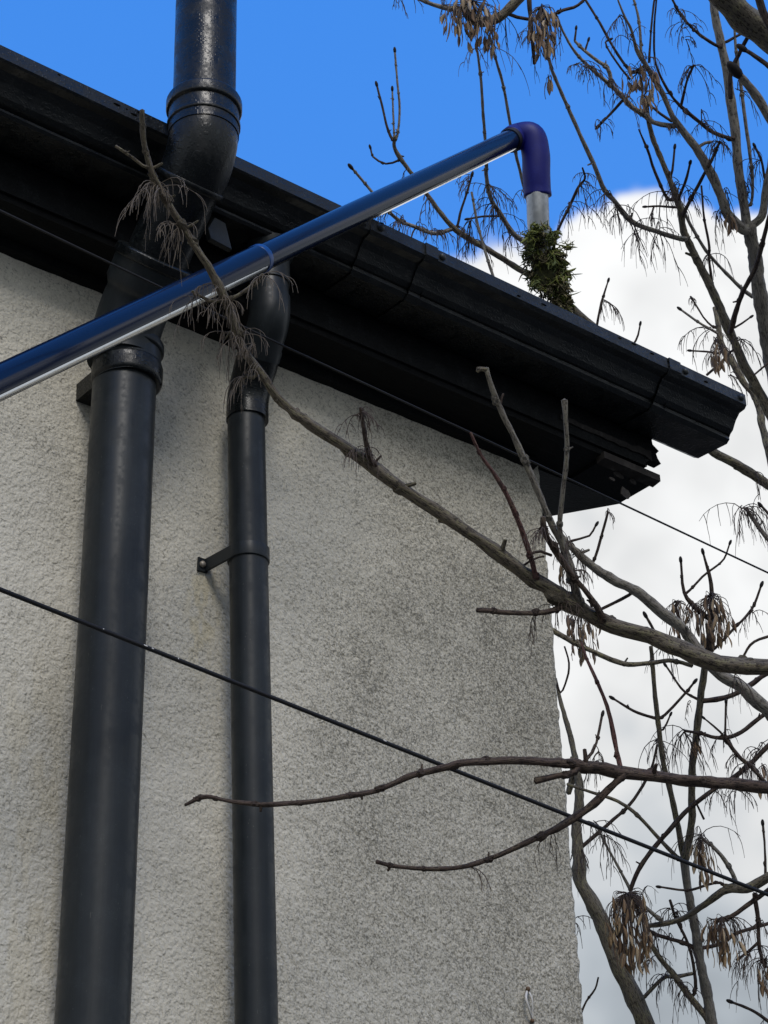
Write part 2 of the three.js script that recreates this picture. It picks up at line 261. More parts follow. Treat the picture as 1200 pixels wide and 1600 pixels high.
  part('gable', extrudeZ([[0, 0]], 0, 1).copy(extrudeX([[-0.05, H + 0.02], [-2.5, H + 0.13 + rake(2.4)], [-4.95, H + 0.02]], 2.50, 2.60)), M.wall, house);
}
{ // small white wire clip on the wall
  const t = thing('wire_clip', 'small white bent wire clip on the rendered wall by its corner', 'clip', PZ(826, 1572, 0));
  const a = PZ(824, 1546, 0.004), b = PZ(822, 1560, 0.014), c = PZ(827, 1578, 0.012), d = PZ(832, 1594, 0.003), e = PZ(831, 1560, 0.012);
  part('wire', tube([a, b, c, d], [0.0022, 0.0024, 0.0024, 0.0018], 6, { smooth: 1, sub: 0.004 }), M.whiteWire, t);
  part('wire', tube([a, e, d], [0.0018, 0.0018, 0.0015], 6, { smooth: 1, sub: 0.004 }), M.whiteWire, t);
  part('nail', tube([PZ(825, 1545, -0.004), PZ(825, 1545, 0.010)], [0.0045, 0.0045], 8), M.brown, t);
  part('nail', tube([PZ(832, 1595, -0.004), PZ(832, 1595, 0.006)], [0.004, 0.004], 8), M.brown, t);
}

// ------------------------------------------------------------------ gutter
// profile (z, y above camera) read off the open end
const GP = [[0.2625, 2.4025], [0.2625, 2.3760], [0.2590, 2.3725], [0.2430, 2.3705], [0.2385, 2.3660], [0.2300, 2.3580], [0.2235, 2.3480], [0.2180, 2.3380], [0.2100, 2.3325], [0.1990, 2.3292], [0.2042, 2.3248], [0.2046, 2.3195], [0.1995, 2.3150], [0.115, 2.3200], [0.1065, 2.3240], [0.1055, 2.3900]];
function offsetProfile(pf, d) {                                             // pushes the open outline outwards by d
  return pf.map((p, i) => { const a = pf[Math.max(0, i - 1)], b = pf[Math.min(pf.length - 1, i + 1)]; const tx = b[0] - a[0], ty = b[1] - a[1], l = Math.hypot(tx, ty); return [p[0] - ty / l * d, p[1] + tx / l * d]; });
}
const rise = pf => pf.map(([z, y]) => [z, y + Y0]);
function gutterShape(off, thick) { const out = offsetProfile(GP, off), inn = offsetProfile(GP, off - thick); return rise([...out, ...inn.reverse()]); }
{
  const XE = 2.996, XJ = 1.962;
  const g = thing('rain_gutter', 'dark grey moulded gutter running along the eaves of the house', 'gutter', V(XJ, 2.32 + Y0, 0.18));
  // sign check: outwards is away from the trough
  const sgn = offsetProfile(GP, 0.001)[1][0] > GP[1][0] ? 1 : -1;
  const sec = (x0, x1, off) => extrudeX(gutterShape(sgn * off, sgn * 0.0035), x0, x1, 1);
  part('gutter_section', sec(-4.2, XJ + 0.06, 0), M.gutter, g);
  part('gutter_section', sec(XJ, XE, 0.0042), M.gutter, g);
  const strap = (x0, x1, off) => part('bracket_strap', extrudeX(gutterShape(sgn * (off + 0.004), sgn * 0.0036), x0, x1), M.gutter, g);
  strap(2.094, 2.124, 0.0042); strap(2.758, 2.792, 0.0042); strap(0.55, 0.58, 0);
  // arm of each bracket under the trough, back to the fascia
  const bolt = (x, y, z, r) => part('bolt', tube([V(x, y, z - 0.003), V(x, y, z + 0.0035), V(x, y, z + 0.006)], [r * 1.25, r * 1.2, r * 0.75], 10), M.bolt, g);
  for (const x of [1.985, 2.137, 2.809, 2.981]) bolt(x, 2.389 + Y0, 0.2665, 0.0062);
  bolt(1.945, 2.386 + Y0, 0.2625, 0.006);
  // outlet spigot box under the trough, above the downpipe
  const ox = 1.800;
  part('outlet', tube([V(ox, 2.322 + Y0, 0.165), V(ox, 2.300 + Y0, 0.165), V(ox, 2.298 + Y0, 0.165), V(ox, 2.235 + Y0, 0.165)], [0.046, 0.044, 0.0375, 0.0375], 28, { flatCap: true }), M.pipe, g);
  { const q = [[326, 357], [336, 340], [352, 349], [362, 389], [330, 372]].map(([u, v]) => { const w = PZ(u, v, 0.192); return [w.x, w.y]; }).reverse(); part('outlet_flange', extrudeZ(q, 0.180, 0.192, 0.001), M.pipe, g); }
  // lumps of lichen and dried silt along the lip
  for (let k = 0; k < 14; k++) {
    const x = k < 5 ? rr(1.25, 1.55) : rr(1.98, 2.97), r = rr(0.0012, 0.0034), gg = new THREE.IcosahedronGeometry(r, 1); gg.scale(rr(1, 2.6), 0.5, 0.8); gg.translate(x, 2.4025 + Y0 - Math.abs(rr(-0.004, 0.022)), 0.2625 + (x > XJ ? 0.0042 : 0) + 0.0003);
    (g.userData.lumps ??= []).push(gg);
  }
  const lumps = mergeGeometries(g.userData.lumps); delete g.userData.lumps;
  const lm = part('lichen', lumps, M.board, g); lm.userData.kind = 'stuff';
}

// ------------------------------------------------------------------ soil stack
{
  const X = 1.5335, ZU = 0.338, ZL = 0.098, t = thing('soil_pipe', 'thick dark grey soil pipe with an offset bend around the gutter', 'pipe', V(1.53, 0, 0.1));
  const y = v => v + Y0, R = 0.055, xl = yy => 1.5285 + 0.0075 * (yy);      // the lower run leans a little
  const ring = (a, b, r0, name, mat, n = 40) => part(name, tube([a, a.clone().lerp(b, 0.06), a.clone().lerp(b, 0.2), a.clone().lerp(b, 0.8), a.clone().lerp(b, 0.94), b], [r0 * 0.93, r0 * 0.975, r0, r0, r0 * 0.975, r0 * 0.93], n, { flatCap: true }), mat, t);
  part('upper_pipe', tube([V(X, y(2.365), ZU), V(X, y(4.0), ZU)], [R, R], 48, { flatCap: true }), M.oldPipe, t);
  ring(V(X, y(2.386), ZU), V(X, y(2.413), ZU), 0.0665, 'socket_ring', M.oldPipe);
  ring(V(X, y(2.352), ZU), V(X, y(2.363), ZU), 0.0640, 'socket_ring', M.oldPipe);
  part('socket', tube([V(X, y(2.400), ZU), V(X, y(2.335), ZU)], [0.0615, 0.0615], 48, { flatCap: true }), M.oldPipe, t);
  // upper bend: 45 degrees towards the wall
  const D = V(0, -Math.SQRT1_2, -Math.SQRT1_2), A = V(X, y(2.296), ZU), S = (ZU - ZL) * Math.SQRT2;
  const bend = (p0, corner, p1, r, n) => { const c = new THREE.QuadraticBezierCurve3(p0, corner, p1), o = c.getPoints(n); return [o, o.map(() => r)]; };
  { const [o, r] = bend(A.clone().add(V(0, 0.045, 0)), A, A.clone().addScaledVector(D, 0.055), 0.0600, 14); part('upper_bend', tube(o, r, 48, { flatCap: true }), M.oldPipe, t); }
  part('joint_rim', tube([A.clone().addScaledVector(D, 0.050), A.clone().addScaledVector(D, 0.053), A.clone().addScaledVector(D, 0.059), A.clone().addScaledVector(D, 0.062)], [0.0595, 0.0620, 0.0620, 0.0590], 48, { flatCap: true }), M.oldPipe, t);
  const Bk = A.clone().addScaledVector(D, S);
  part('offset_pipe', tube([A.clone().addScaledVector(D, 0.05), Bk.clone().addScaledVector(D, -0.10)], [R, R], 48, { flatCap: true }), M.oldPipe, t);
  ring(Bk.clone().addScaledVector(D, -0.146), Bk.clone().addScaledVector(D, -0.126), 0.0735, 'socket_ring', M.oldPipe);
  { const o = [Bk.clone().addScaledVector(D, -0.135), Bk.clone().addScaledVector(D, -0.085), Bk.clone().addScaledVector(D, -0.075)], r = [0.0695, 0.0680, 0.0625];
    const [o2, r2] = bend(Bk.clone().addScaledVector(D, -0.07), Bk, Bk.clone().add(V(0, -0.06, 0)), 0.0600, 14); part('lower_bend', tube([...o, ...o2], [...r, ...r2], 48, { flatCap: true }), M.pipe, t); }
  ring(V(xl(2.01), y(2.015), ZL), V(xl(2.01), y(2.034), ZL), 0.0640, 'socket_ring', M.pipe);
  part('socket', tube([V(X + 0.008, y(2.03), ZL), V(xl(1.955) + 0.004, y(1.955), ZL)], [0.0595, 0.0595], 48, { flatCap: true }), M.pipe, t);
  ring(V(xl(1.955) + 0.002, y(1.952), ZL), V(xl(1.985) + 0.002, y(1.992), ZL), 0.0618, 'pipe_clip', M.oldPipe);
  part('lower_pipe', tube([V(xl(-1.6), 0, ZL - 0.004), V(xl(1.98), y(1.98), ZL - 0.004)], [R, R], 64, { flatCap: true }), M.pipe, t);
  part('pipe_bracket', box(1.503, 1.535, y(1.955), y(1.990), -0.004, 0.062), M.oldPipe, t);
}

// ------------------------------------------------------------------ downpipe
{
  const t = thing('downpipe', 'slim dark grey rainwater downpipe with a swan neck below the gutter', 'downpipe', V(1.86, 0, 0.07)), y = v => v + Y0, r = 0.034;
  const lx = v => 1.8651 - 0.0256 * v, Z = 0.0732;
  const a = V(1.800, y(2.262), 0.165), b = V(1.800, y(2.158), 0.165), c = V(lx(2.04) + 0.004, y(2.052), Z);
  const d = c.clone().sub(b).normalize();
  const c1 = new THREE.QuadraticBezierCurve3(b.clone().add(V(0, 0.022, 0)), b, b.clone().addScaledVector(d, 0.022)), c2 = new THREE.QuadraticBezierCurve3(c.clone().addScaledVector(d, -0.034), c, c.clone().add(V(0, -0.034, 0)));
  part('upper_bend', tube([a, b.clone().add(V(0, 0.050, 0)), b.clone().add(V(0, 0.048, 0)), ...c1.getPoints(12), b.clone().addScaledVector(d, 0.050), b.clone().addScaledVector(d, 0.052), b.clone().addScaledVector(d, 0.072)], [0.0350, 0.0350, 0.0378, ...new Array(13).fill(0.0378), 0.0378, 0.0396, 0.0396], 40, { flatCap: true }), M.pipe, t);
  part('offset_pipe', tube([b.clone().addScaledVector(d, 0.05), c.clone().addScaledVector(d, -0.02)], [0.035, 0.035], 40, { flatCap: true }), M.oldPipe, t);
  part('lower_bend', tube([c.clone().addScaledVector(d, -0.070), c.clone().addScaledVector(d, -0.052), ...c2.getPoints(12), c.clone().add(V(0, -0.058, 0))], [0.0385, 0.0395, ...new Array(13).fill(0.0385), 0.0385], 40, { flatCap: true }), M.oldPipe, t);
  part('pipe', tube([V(lx(-1.6), 0, Z), V(lx(2.0), y(2.005), Z)], [r, r], 56, { flatCap: true }), M.pipe, t);
  const yc = 1.716, cx = lx(yc);
  const ring = tube([V(cx, y(yc - 0.013), Z), V(cx, y(yc - 0.012), Z), V(cx, y(yc + 0.012), Z), V(cx, y(yc + 0.013), Z)], [0.0350, 0.0372, 0.0372, 0.0350], 40, { flatCap: true });
  const cl = part('pipe_clip', ring, M.pipe, t);
  const e0 = V(cx - 0.034, y(yc), Z + 0.004), e1 = PZ(322, 884, 0.004), n = e1.clone().sub(e0), arm = new THREE.BoxGeometry(n.length(), 0.024, 0.005); arm.rotateY(-Math.atan2(n.z, n.x)); arm.translate((e0.x + e1.x) / 2, (e0.y + e1.y) / 2, (e0.z + e1.z) / 2);
  part('clip_arm', arm, M.pipe, cl);
  part('clip_foot', mergeGeometries([box(e1.x - 0.016, e1.x + 0.004, e1.y - 0.013, e1.y + 0.013, -0.004, 0.004)]), M.pipe, cl);
  part('screw', tube([V(e1.x - 0.008, e1.y, 0.003), V(e1.x - 0.008, e1.y, 0.0075), V(e1.x - 0.008, e1.y, 0.009)], [0.0062, 0.0060, 0.003], 12), M.screw, cl);
}

// ------------------------------------------------------------------ gutter-vacuum pole
let nozzleEnd;
{
  const end = P(806, 215, 4.385), far = P(0, 597, 2.80), dir = far.clone().sub(end).normalize();
  const L = (end.y - 0.03) / -dir.y, foot = end.clone().addScaledVector(dir, L);
  const t = thing('cleaning_pole', 'glossy dark blue gutter cleaning pole with a hooked purple elbow reaching the gutter', 'pole', foot);
  // joint between two telescopic tubes
  const jp = P(440, 383, 3.4), s = jp.clone().sub(end).dot(dir), j = end.clone().addScaledVector(dir, s);
  const r1 = 0.0225, r2 = 0.0245;
  part('upper_tube', tube([end.clone().addScaledVector(dir, -0.02), j.clone().addScaledVector(dir, 0.1)], [r1, r1], 48, { flatCap: true }), M.tube, t);
  part('lower_tube', tube([j, foot], [r2, r2 * 1.02], 48, { flatCap: true }), M.tube, t);
  part('joint_band', tube([j.clone().addScaledVector(dir, -0.001), j.clone().addScaledVector(dir, 0.001), j.clone().addScaledVector(dir, 0.011), j.clone().addScaledVector(dir, 0.012)], [r2, r2 + 0.0008, r2 + 0.0008, r2], 48, { flatCap: true }), M.tubeBand, t);
  // added metal strips standing in for the bright highlight under the pole
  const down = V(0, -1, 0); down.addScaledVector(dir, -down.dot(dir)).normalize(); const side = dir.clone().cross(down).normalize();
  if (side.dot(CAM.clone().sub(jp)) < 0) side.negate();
  const highlightStrip = (p0, p1, ra, rb, a0, a1) => {
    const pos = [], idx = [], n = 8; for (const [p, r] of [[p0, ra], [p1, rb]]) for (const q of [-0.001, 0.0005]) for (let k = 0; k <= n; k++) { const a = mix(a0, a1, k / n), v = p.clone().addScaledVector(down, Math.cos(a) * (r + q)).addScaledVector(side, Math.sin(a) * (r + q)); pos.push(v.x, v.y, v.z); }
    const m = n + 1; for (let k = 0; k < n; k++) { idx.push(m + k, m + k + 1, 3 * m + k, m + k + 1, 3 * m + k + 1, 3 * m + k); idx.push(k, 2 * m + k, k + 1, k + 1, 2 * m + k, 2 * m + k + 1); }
    const g = new THREE.BufferGeometry(); g.setAttribute('position', new THREE.Float32BufferAttribute(pos, 3)); g.setIndex(idx); g.computeVertexNormals(); part('highlight_strip', g, M.highlightAlu, t, 'added bright metal strip standing in for the highlight under the tube');
  };
  highlightStrip(j.clone().addScaledVector(dir, 0.02), foot, r2, r2 * 1.02, 0.36, 0.86);
  highlightStrip(end.clone().addScaledVector(dir, 0.04), j.clone().addScaledVector(dir, -0.004), r1, r1, 0.10, 0.46);
  // rubber elbow and steel nozzle
  nozzleEnd = P(849, 425, 4.325);
  const n0 = P(838, 303, 4.36), top = P(826, 190, 4.40);
  const nd = nozzleEnd.clone().sub(n0).normalize();
  const crv = new THREE.CatmullRomCurve3([end.clone().addScaledVector(dir, 0.028), end.clone().addScaledVector(dir, -0.008), P(829, 213, 4.385), P(837, 240, 4.375), P(838, 272, 4.365), P(840, 307, 4.36)], false, 'centripetal');
  const o = crv.getPoints(40), rads = o.map((_, i) => i < 2 ? 0.0275 : i > 38 ? 0.0300 : mix(0.0275, 0.0288, i / 40) + 0.002 * Math.sin(i / 40 * Math.PI));
  part('elbow', tube([o[0].clone(), ...o, o[40].clone()], [0.0235, ...rads, 0.0235], 40, { flatCap: true }), M.elbow, t);
  part('elbow_seal', tube([end.clone().addScaledVector(dir, 0.036), end.clone().addScaledVector(dir, 0.0265)], [0.0245, 0.0265], 40, { flatCap: true }), M.rubber, t);
  part('nozzle', tube([P(839, 290, 4.36), P(841, 350, 4.335), nozzleEnd], [0.0236, 0.0236, 0.0225], 36, { flatCap: true }), M.steel, t);
}

// ------------------------------------------------------------------ moss on the nozzle
{
  const c = P(850, 418, 4.315), t = thing('moss_clump', 'clump of wet green moss stuck to the steel nozzle at the gutter', 'moss', c.clone().add(V(0, -0.1, 0)));
  const prot = []; const strands = [[], [], [], []];
  for (let k = 0; k < 165; k++) {                                           // tufts of different size, kind and droop
    const v = rnd(), px = mix(846, 884, v * v * 0.7 + v * 0.3) + (v > 0.25 && v < 0.7 ? rr(-10, 4) : 0), py = mix(362, 484, v), cp = P(px, py, 4.315 + rr(-0.015, 0.015));
    const w = 0.050 * (0.45 + 0.60 * Math.sin(Math.PI * Math.min(1, v * 1.0 + 0.10))), a = rnd() * 6.283, b = Math.acos(rr(-1, 1)), n = V(Math.sin(b) * Math.cos(a), Math.cos(b), Math.sin(b) * Math.sin(a));
    const c0 = cp.clone().addScaledVector(n, w * rr(0.25, 0.95)), kind = v > 0.60 && rnd() < 0.6 ? 3 : Math.floor(rnd() * 3), size = rr(0.5, 1.5), comb = V(rr(-1, 1), rr(-1.2, 0.4), rr(-1, 1)).normalize();
    for (let m = 0; m < 26; m++) {
      const p0 = c0.clone().add(V(rr(-1, 1), rr(-1, 1), rr(-1, 1)).multiplyScalar(0.008 * size)), pts = [p0]; let d = comb.clone().multiplyScalar(0.8).addScaledVector(n, 0.3).add(V(rr(-1, 1), rr(-1, 1), rr(-1, 1)).multiplyScalar(0.8)).normalize(), q = p0;
      const len = rr(0.006, 0.022) * size * (rnd() < 0.06 ? 1.8 : 1), curl = V(rr(-1, 1), rr(-1.1, 0.5), rr(-1, 1)).multiplyScalar(0.9);
      for (let i = 0; i < 4; i++) { q = q.clone().addScaledVector(d, len / 4); pts.push(q); d = d.clone().add(curl).normalize(); }
      const r = rnd() < 0.22 ? rr(0.0018, 0.0034) : rr(0.0006, 0.0016);
      strands[rnd() < 0.2 ? Math.floor(rnd() * 4) : kind].push(tube(pts, [r * 0.7, r, r, r * 0.8, r * 0.2], 4, { cap: false }));
    }
  }
  for (const [x, y, dx, dy] of [[880, 405, 20, 8], [884, 420, 10, 18], [880, 440, 22, 6], [872, 395, 14, 4], [815, 430, -8, 10], [886, 452, 8, 14], [825, 380, -14, 10], [848, 352, -6, -8]]) {
    const p0 = P(x - dx, y - dy * 0.4, 4.31), p1 = P(x, y, 4.30), p2 = P(x + dx * 0.6, y + dy, 4.30); strands[3].push(tube([p0, p1, p2], [0.0022, 0.0018, 0.0006], 5, { smooth: 1, sub: 0.006 }));
  }
  const cs = [[0.085, 0.105, 0.026], [0.180, 0.200, 0.045], [0.070, 0.060, 0.028], [0.240, 0.205, 0.110]];
  strands.forEach((s, i) => { const m = part(['moss_fronds', 'moss_fronds', 'moss_fronds', 'dry_fronds'][i], mergeGeometries(s), new THREE.MeshStandardMaterial({ color: col(...cs[i]), roughness: 0.9 }), t); m.userData.kind = 'stuff'; });
  const core = new THREE.IcosahedronGeometry(1, 3), q = core.attributes.position; for (let i = 0; i < q.count; i++) { const v = V(q.getX(i), q.getY(i), q.getZ(i)), s = 1 + 0.35 * perlin.noise(v.x * 2, v.y * 2, v.z * 2); q.setXYZ(i, v.x * 0.022 * s, v.y * 0.050 * s, v.z * 0.022 * s); }
  core.rotateZ(0.28); core.translate(c.x, c.y - 0.004, c.z); core.computeVertexNormals(); part('moss_core', core, new THREE.MeshStandardMaterial({ color: col(0.060, 0.062, 0.024), roughness: 1 }), t);
}

// ------------------------------------------------------------------ cables
function cable(label, px, z, r, start) {
  const pts = px.map(([u, v]) => PZ(u, v, z)); const d = pts[pts.length - 1].clone().sub(pts[0]).normalize();
  const pre = [V(start, pts[0].y + 0.03, -0.01), V(start + 0.12, pts[0].y + 0.03, 0.10), pts[0].clone().addScaledVector(d, -0.25)];
  const end = pts[pts.length - 1].clone().addScaledVector(d, 9);
  const t = thing('overhead_cable', label, 'cable', pts[0], 'cables strung along the wall');
  part('cable', tube([...pre, ...pts, pts[pts.length - 1].clone().addScaledVector(d, 1), end], new Array(pre.length + pts.length + 2).fill(r), 10), M.cable, t);
  part('wall_hook', tube([V(start, pre[0].y, -0.01), V(start, pre[0].y, 0.03), V(start, pre[0].y + 0.02, 0.04)], [0.004, 0.004, 0.004], 8), M.steel, t);
  return { t, pts, d };
}
const lowCable = cable('taut black cable crossing both pipes low on the rendered wall', [[0, 921], [300, 1040], [600, 1159.5], [900, 1279], [1200, 1398]], 0.26, 0.0036, 0.2);
cable('thin black cable close under the dark soffit and gutter', [[0, 329], [442, 540], [735, 676], [975, 789], [1200, 895]], 0.245, 0.0020, 0.1);
for (const [u, v, l] of [[160, 984.5, 0.002], [226, 1010.5, 0.010], [237, 1015, 0.006], [277, 1030.8, 0.002], [600, 1159, 0.008]]) { // drops of white paint on the low cable
  const p = PZ(u, v, 0.26).add(V(0, 0.0005, 0.0016)), g = new THREE.IcosahedronGeometry(0.0024, 1); g.scale(Math.max(1, l / 0.003), 0.8, 0.9); g.rotateZ(-0.09); g.translate(p.x, p.y, p.z); part('paint_drop', g, M.whiteWire, lowCable.t);
}

// ------------------------------------------------------------------ ash trees
const keyGeo = [0, 1].map(kind => { // winged seed: narrow flat blade, stalk end at the origin, hanging along -y
  const n = 7, pos = [], idx = [], L = 0.036; for (let i = 0; i <= n; i++) { const t = i / n, w = 0.0042 * Math.pow(Math.sin(Math.PI * Math.min(1, 0.08 + t * 0.94)), 0.7) * (t < 0.35 ? 0.62 + t : 1), b = (kind ? 0.004 : -0.003) * Math.sin(t * 2.6); for (const [sx, sz] of [[-1, 0], [0, 0.0007 + (t < 0.4 ? 0.0008 : 0)], [1, 0], [0, -0.0007]]) pos.push(sx * w + b * 0.5, -t * L, sz + b); }
  for (let i = 0; i < n; i++) for (let k = 0; k < 4; k++) { const a = i * 4 + k, b = i * 4 + (k + 1) % 4; idx.push(a, a + 4, b, b, a + 4, b + 4); }
  const g = new THREE.BufferGeometry(); g.setAttribute('position', new THREE.Float32BufferAttribute(pos, 3)); g.setIndex(idx); g.computeVertexNormals(); return g;
});
const budGeo = new THREE.SphereGeometry(1, 7, 5);
function makeTree(root) {
  const lines = [];                                                         // traced so far: {px, dep, r}
  function nearest(u, v) { let best = [1e9, 0]; for (const l of lines) for (let i = 0; i < l.px.length - 1; i++) { const [ax, ay] = l.px[i], [bx, by] = l.px[i + 1], dx = bx - ax, dy = by - ay, t = Math.min(1, Math.max(0, ((u - ax) * dx + (v - ay) * dy) / (dx * dx + dy * dy || 1))), d = Math.hypot(u - ax - dx * t, v - ay - dy * t); if (d < best[0]) best = [d, mix(l.dep[i], l.dep[i + 1], t), [ax + dx * t, ay + dy * t]]; } return best; }
  function depthAt(u, v, dflt) { const b = nearest(u, v); return b[0] < 22 ? b[1] : dflt; }
  // px: [x, y] list, w0/w1 photo-pixel diameters at its ends (or a list), dep: number | [d0, d1] | undefined (takes it from what it grows on)
  function branch(px, w, mat, { dep, drift = 0, name, bud = false, nodes = 0, label } = {}) {
    let pts = px.slice(); const ws = w.length === 2 ? px.map((_, i) => mix(w[0], w[1], i / (px.length - 1))) : w.slice();
    let ds;
    if (dep === undefined) {
      const a = nearest(...pts[0]), b = nearest(...pts[pts.length - 1]); let d0 = a[0] <= b[0] ? a[1] : b[1]; const flip = b[0] < a[0]; const gap = Math.min(a[0], b[0]); if (gap > 30) d0 = root.base; else if (gap > 1.5) { flip ? (pts.push(b[2]), ws.push(ws[ws.length - 1])) : (pts.unshift(a[2]), ws.unshift(ws[0])); }
      ds = pts.map((_, i) => { const t = i / (pts.length - 1); return d0 + drift * (flip ? 1 - t : t); });
    } else if (typeof dep === 'number') ds = pts.map(() => dep); else ds = dep.length === pts.length ? dep : pts.map((_, i) => mix(dep[0], dep[1], i / (pts.length - 1)));
    const wp = pts.map(([u, v], i) => P(u, v, ds[i])), rs = ws.map((q, i) => q / 2 * ds[i] / FPX), big = Math.max(...rs);
    lines.push({ px: pts, dep: ds });
    const seg = big > 0.02 ? 14 : big > 0.008 ? 10 : 7;
    const gs = [tube(wp, rs.map(q => q * 0.94), seg, { smooth: 1, wob: root.base < 4 ? 0.40 : 0.26, sub: big > 0.01 ? 0.012 : 0.014 })];
    const crv = new THREE.CatmullRomCurve3(wp, false, 'centripetal');
    for (let k = 0; k < nodes; k++) { const t = (k + rr(0.3, 0.7)) / nodes, c = crv.getPoint(t), f = t * (rs.length - 1), r = rs[Math.min(rs.length - 1, Math.round(f))], kk = r > 0.006 ? rr(0.55, 0.95) : rr(1.1, 1.3), tg = crv.getTangent(t), b = new THREE.IcosahedronGeometry(1, 2); { const bp = b.attributes.position, o = rnd() * 50; for (let i = 0; i < bp.count; i++) { const x = bp.getX(i), y = bp.getY(i), z = bp.getZ(i), q = 1 + 0.5 * perlin.noise(x * 1.8 + o, y * 1.8, z * 1.8); bp.setXYZ(i, x * q, y * q, z * q); } }
      b.scale(r * kk, r * kk * rr(1.0, 1.9), r * kk); b.computeVertexNormals(); b.applyQuaternion(new THREE.Quaternion().setFromUnitVectors(V(0, 1, 0), tg)); const off = r > 0.006 ? 0.5 : 0.25; b.translate(c.x + rr(-1, 1) * r * off, c.y + rr(-1, 1) * r * off, c.z + rr(-1, 1) * r * off); gs.push(b);
      if (rnd() < 0.5) { const s = V(rr(-1, 1), rr(0, 1), rr(-1, 1)).normalize(); gs.push(tube([c, c.clone().addScaledVector(s, r * 2.6)], [r * 0.45, r * 0.3], 5)); } }
    for (const g of gs) if (!g.attributes.uv) throw 1;
    const m = part(name || (Math.max(...ws) > 6.5 ? 'branch' : 'twig'), gs.length > 1 ? mergeGeometries(gs.map(g => g.index ? g.toNonIndexed() : g)) : gs[0], mat, root.group, label);
    if (bud) { const e = bud === 'start' ? 0 : wp.length - 1, q = wp[e], pv = wp[e ? e - 1 : 1], d = q.clone().sub(pv).normalize(), r = Math.max(rs[e] * 1.5, 0.0028 * ds[e] / 5), g = budGeo.clone(); g.scale(r, r * 2.1, r); g.applyQuaternion(new THREE.Quaternion().setFromUnitVectors(V(0, 1, 0), d)); g.translate(q.x + d.x * r, q.y + d.y * r, q.z + d.z * r); part('bud', g, M.bud, m); }
    return m;
  }
  // drooping dead fruit stalks at a node; s = reach in photo pixels
  function wisp(u, v, s, n, mat = M.stalk, dep) {
    const d = dep ?? depthAt(u, v, root.base), c = P(u, v, d), k = s * d / FPX, gs = [];
    const fil = (p0, dir, len, r, sub) => {
      const p = [p0]; let q = p0.clone(), dd = dir.clone(); const st = 6; for (let i = 0; i < st; i++) { dd.y -= rr(0.30, 0.58); dd.add(V(rr(-0.11, 0.11), 0, rr(-0.11, 0.11))); dd.normalize(); q = q.clone().addScaledVector(dd, len / st); p.push(q); }
      gs.push(tube(p, p.map((_, i) => r * (1 - 0.55 * i / st)), 4, { cap: false }));
      if (sub) for (let i = 1; i < st; i++) if (rnd() < 0.8) fil(p[i], V(rr(-0.5, 0.5), rr(-1.0, -0.2), rr(-0.5, 0.5)).add(dir.clone().multiplyScalar(0.3)).normalize(), len * rr(0.3, 0.68), r * 0.8, false);
    };
    const g0 = Math.max(2, Math.round(n * (root.base < 4 ? 0.56 : 0.56) * rr(0.6, 1.3)));
    const lean = V(rr(-0.8, 0.8), 0, rr(-0.8, 0.8));
    for (let i = 0; i < g0; i++) { const a = rnd() * 6.283; fil(c.clone().add(V(rr(-1, 1), rr(-1, 1), rr(-1, 1)).multiplyScalar(k * 0.06)), V(Math.cos(a) * 0.9 + lean.x, rr(-0.5, 1.0), Math.sin(a) * 0.9 + lean.z).normalize(), k * rr(0.5, 1.6), 0.00118 * d / 4.6, true); }
    part('fruit_stalks', mergeGeometries(gs), mat, root.group);
  }
  // hanging bunch of winged seeds
  function seeds(u, v, w, h, n, dep) {
    const d = dep ?? depthAt(u, v, root.base), c = P(u, v, d), kw = w * d / FPX / 2, kh = h * d / FPX, gs = [], hold = [];
    for (let i = 0; i < n; i++) {
      const t = Math.pow(rnd(), 0.8), a = rnd() * 6.283, q = Math.sqrt(rnd()) * kw * (0.45 + 0.65 * Math.sin(Math.PI * (0.15 + 0.75 * t)));
      const p = c.clone().add(V(Math.cos(a) * q, -t * Math.max(0.005, kh - 0.030), Math.sin(a) * q)), mid = c.clone().lerp(p, 0.5).add(V(Math.cos(a) * q * 0.35, 0.006, Math.sin(a) * q * 0.35));
      gs.push(tube([c, mid, p], [0.0011, 0.0009, 0.0007], 4, { smooth: 1, sub: 0.012, cap: false })); hold.push([p, a]);
    }
    const b = part('seed_bunch', mergeGeometries(gs), M.stalk, root.group, 'bunch of dry brown winged seeds');
    for (const [p, a] of hold) {
      const m = new THREE.Mesh(keyGeo[rnd() < 0.5 ? 0 : 1], M.key[Math.min(3, Math.floor(rnd() * 4))]); m.name = 'seed_key'; m.castShadow = m.receiveShadow = true; m.position.copy(p).sub(root.group.position);
      m.rotation.set(rr(-0.28, 0.28), a + rr(-1.2, 1.2), rr(-0.3, 0.3)); const s = rr(0.85, 1.25); m.scale.set(s * 1.15, s, s); b.add(m);
    }
  }
  return { branch, wisp, seeds };
}

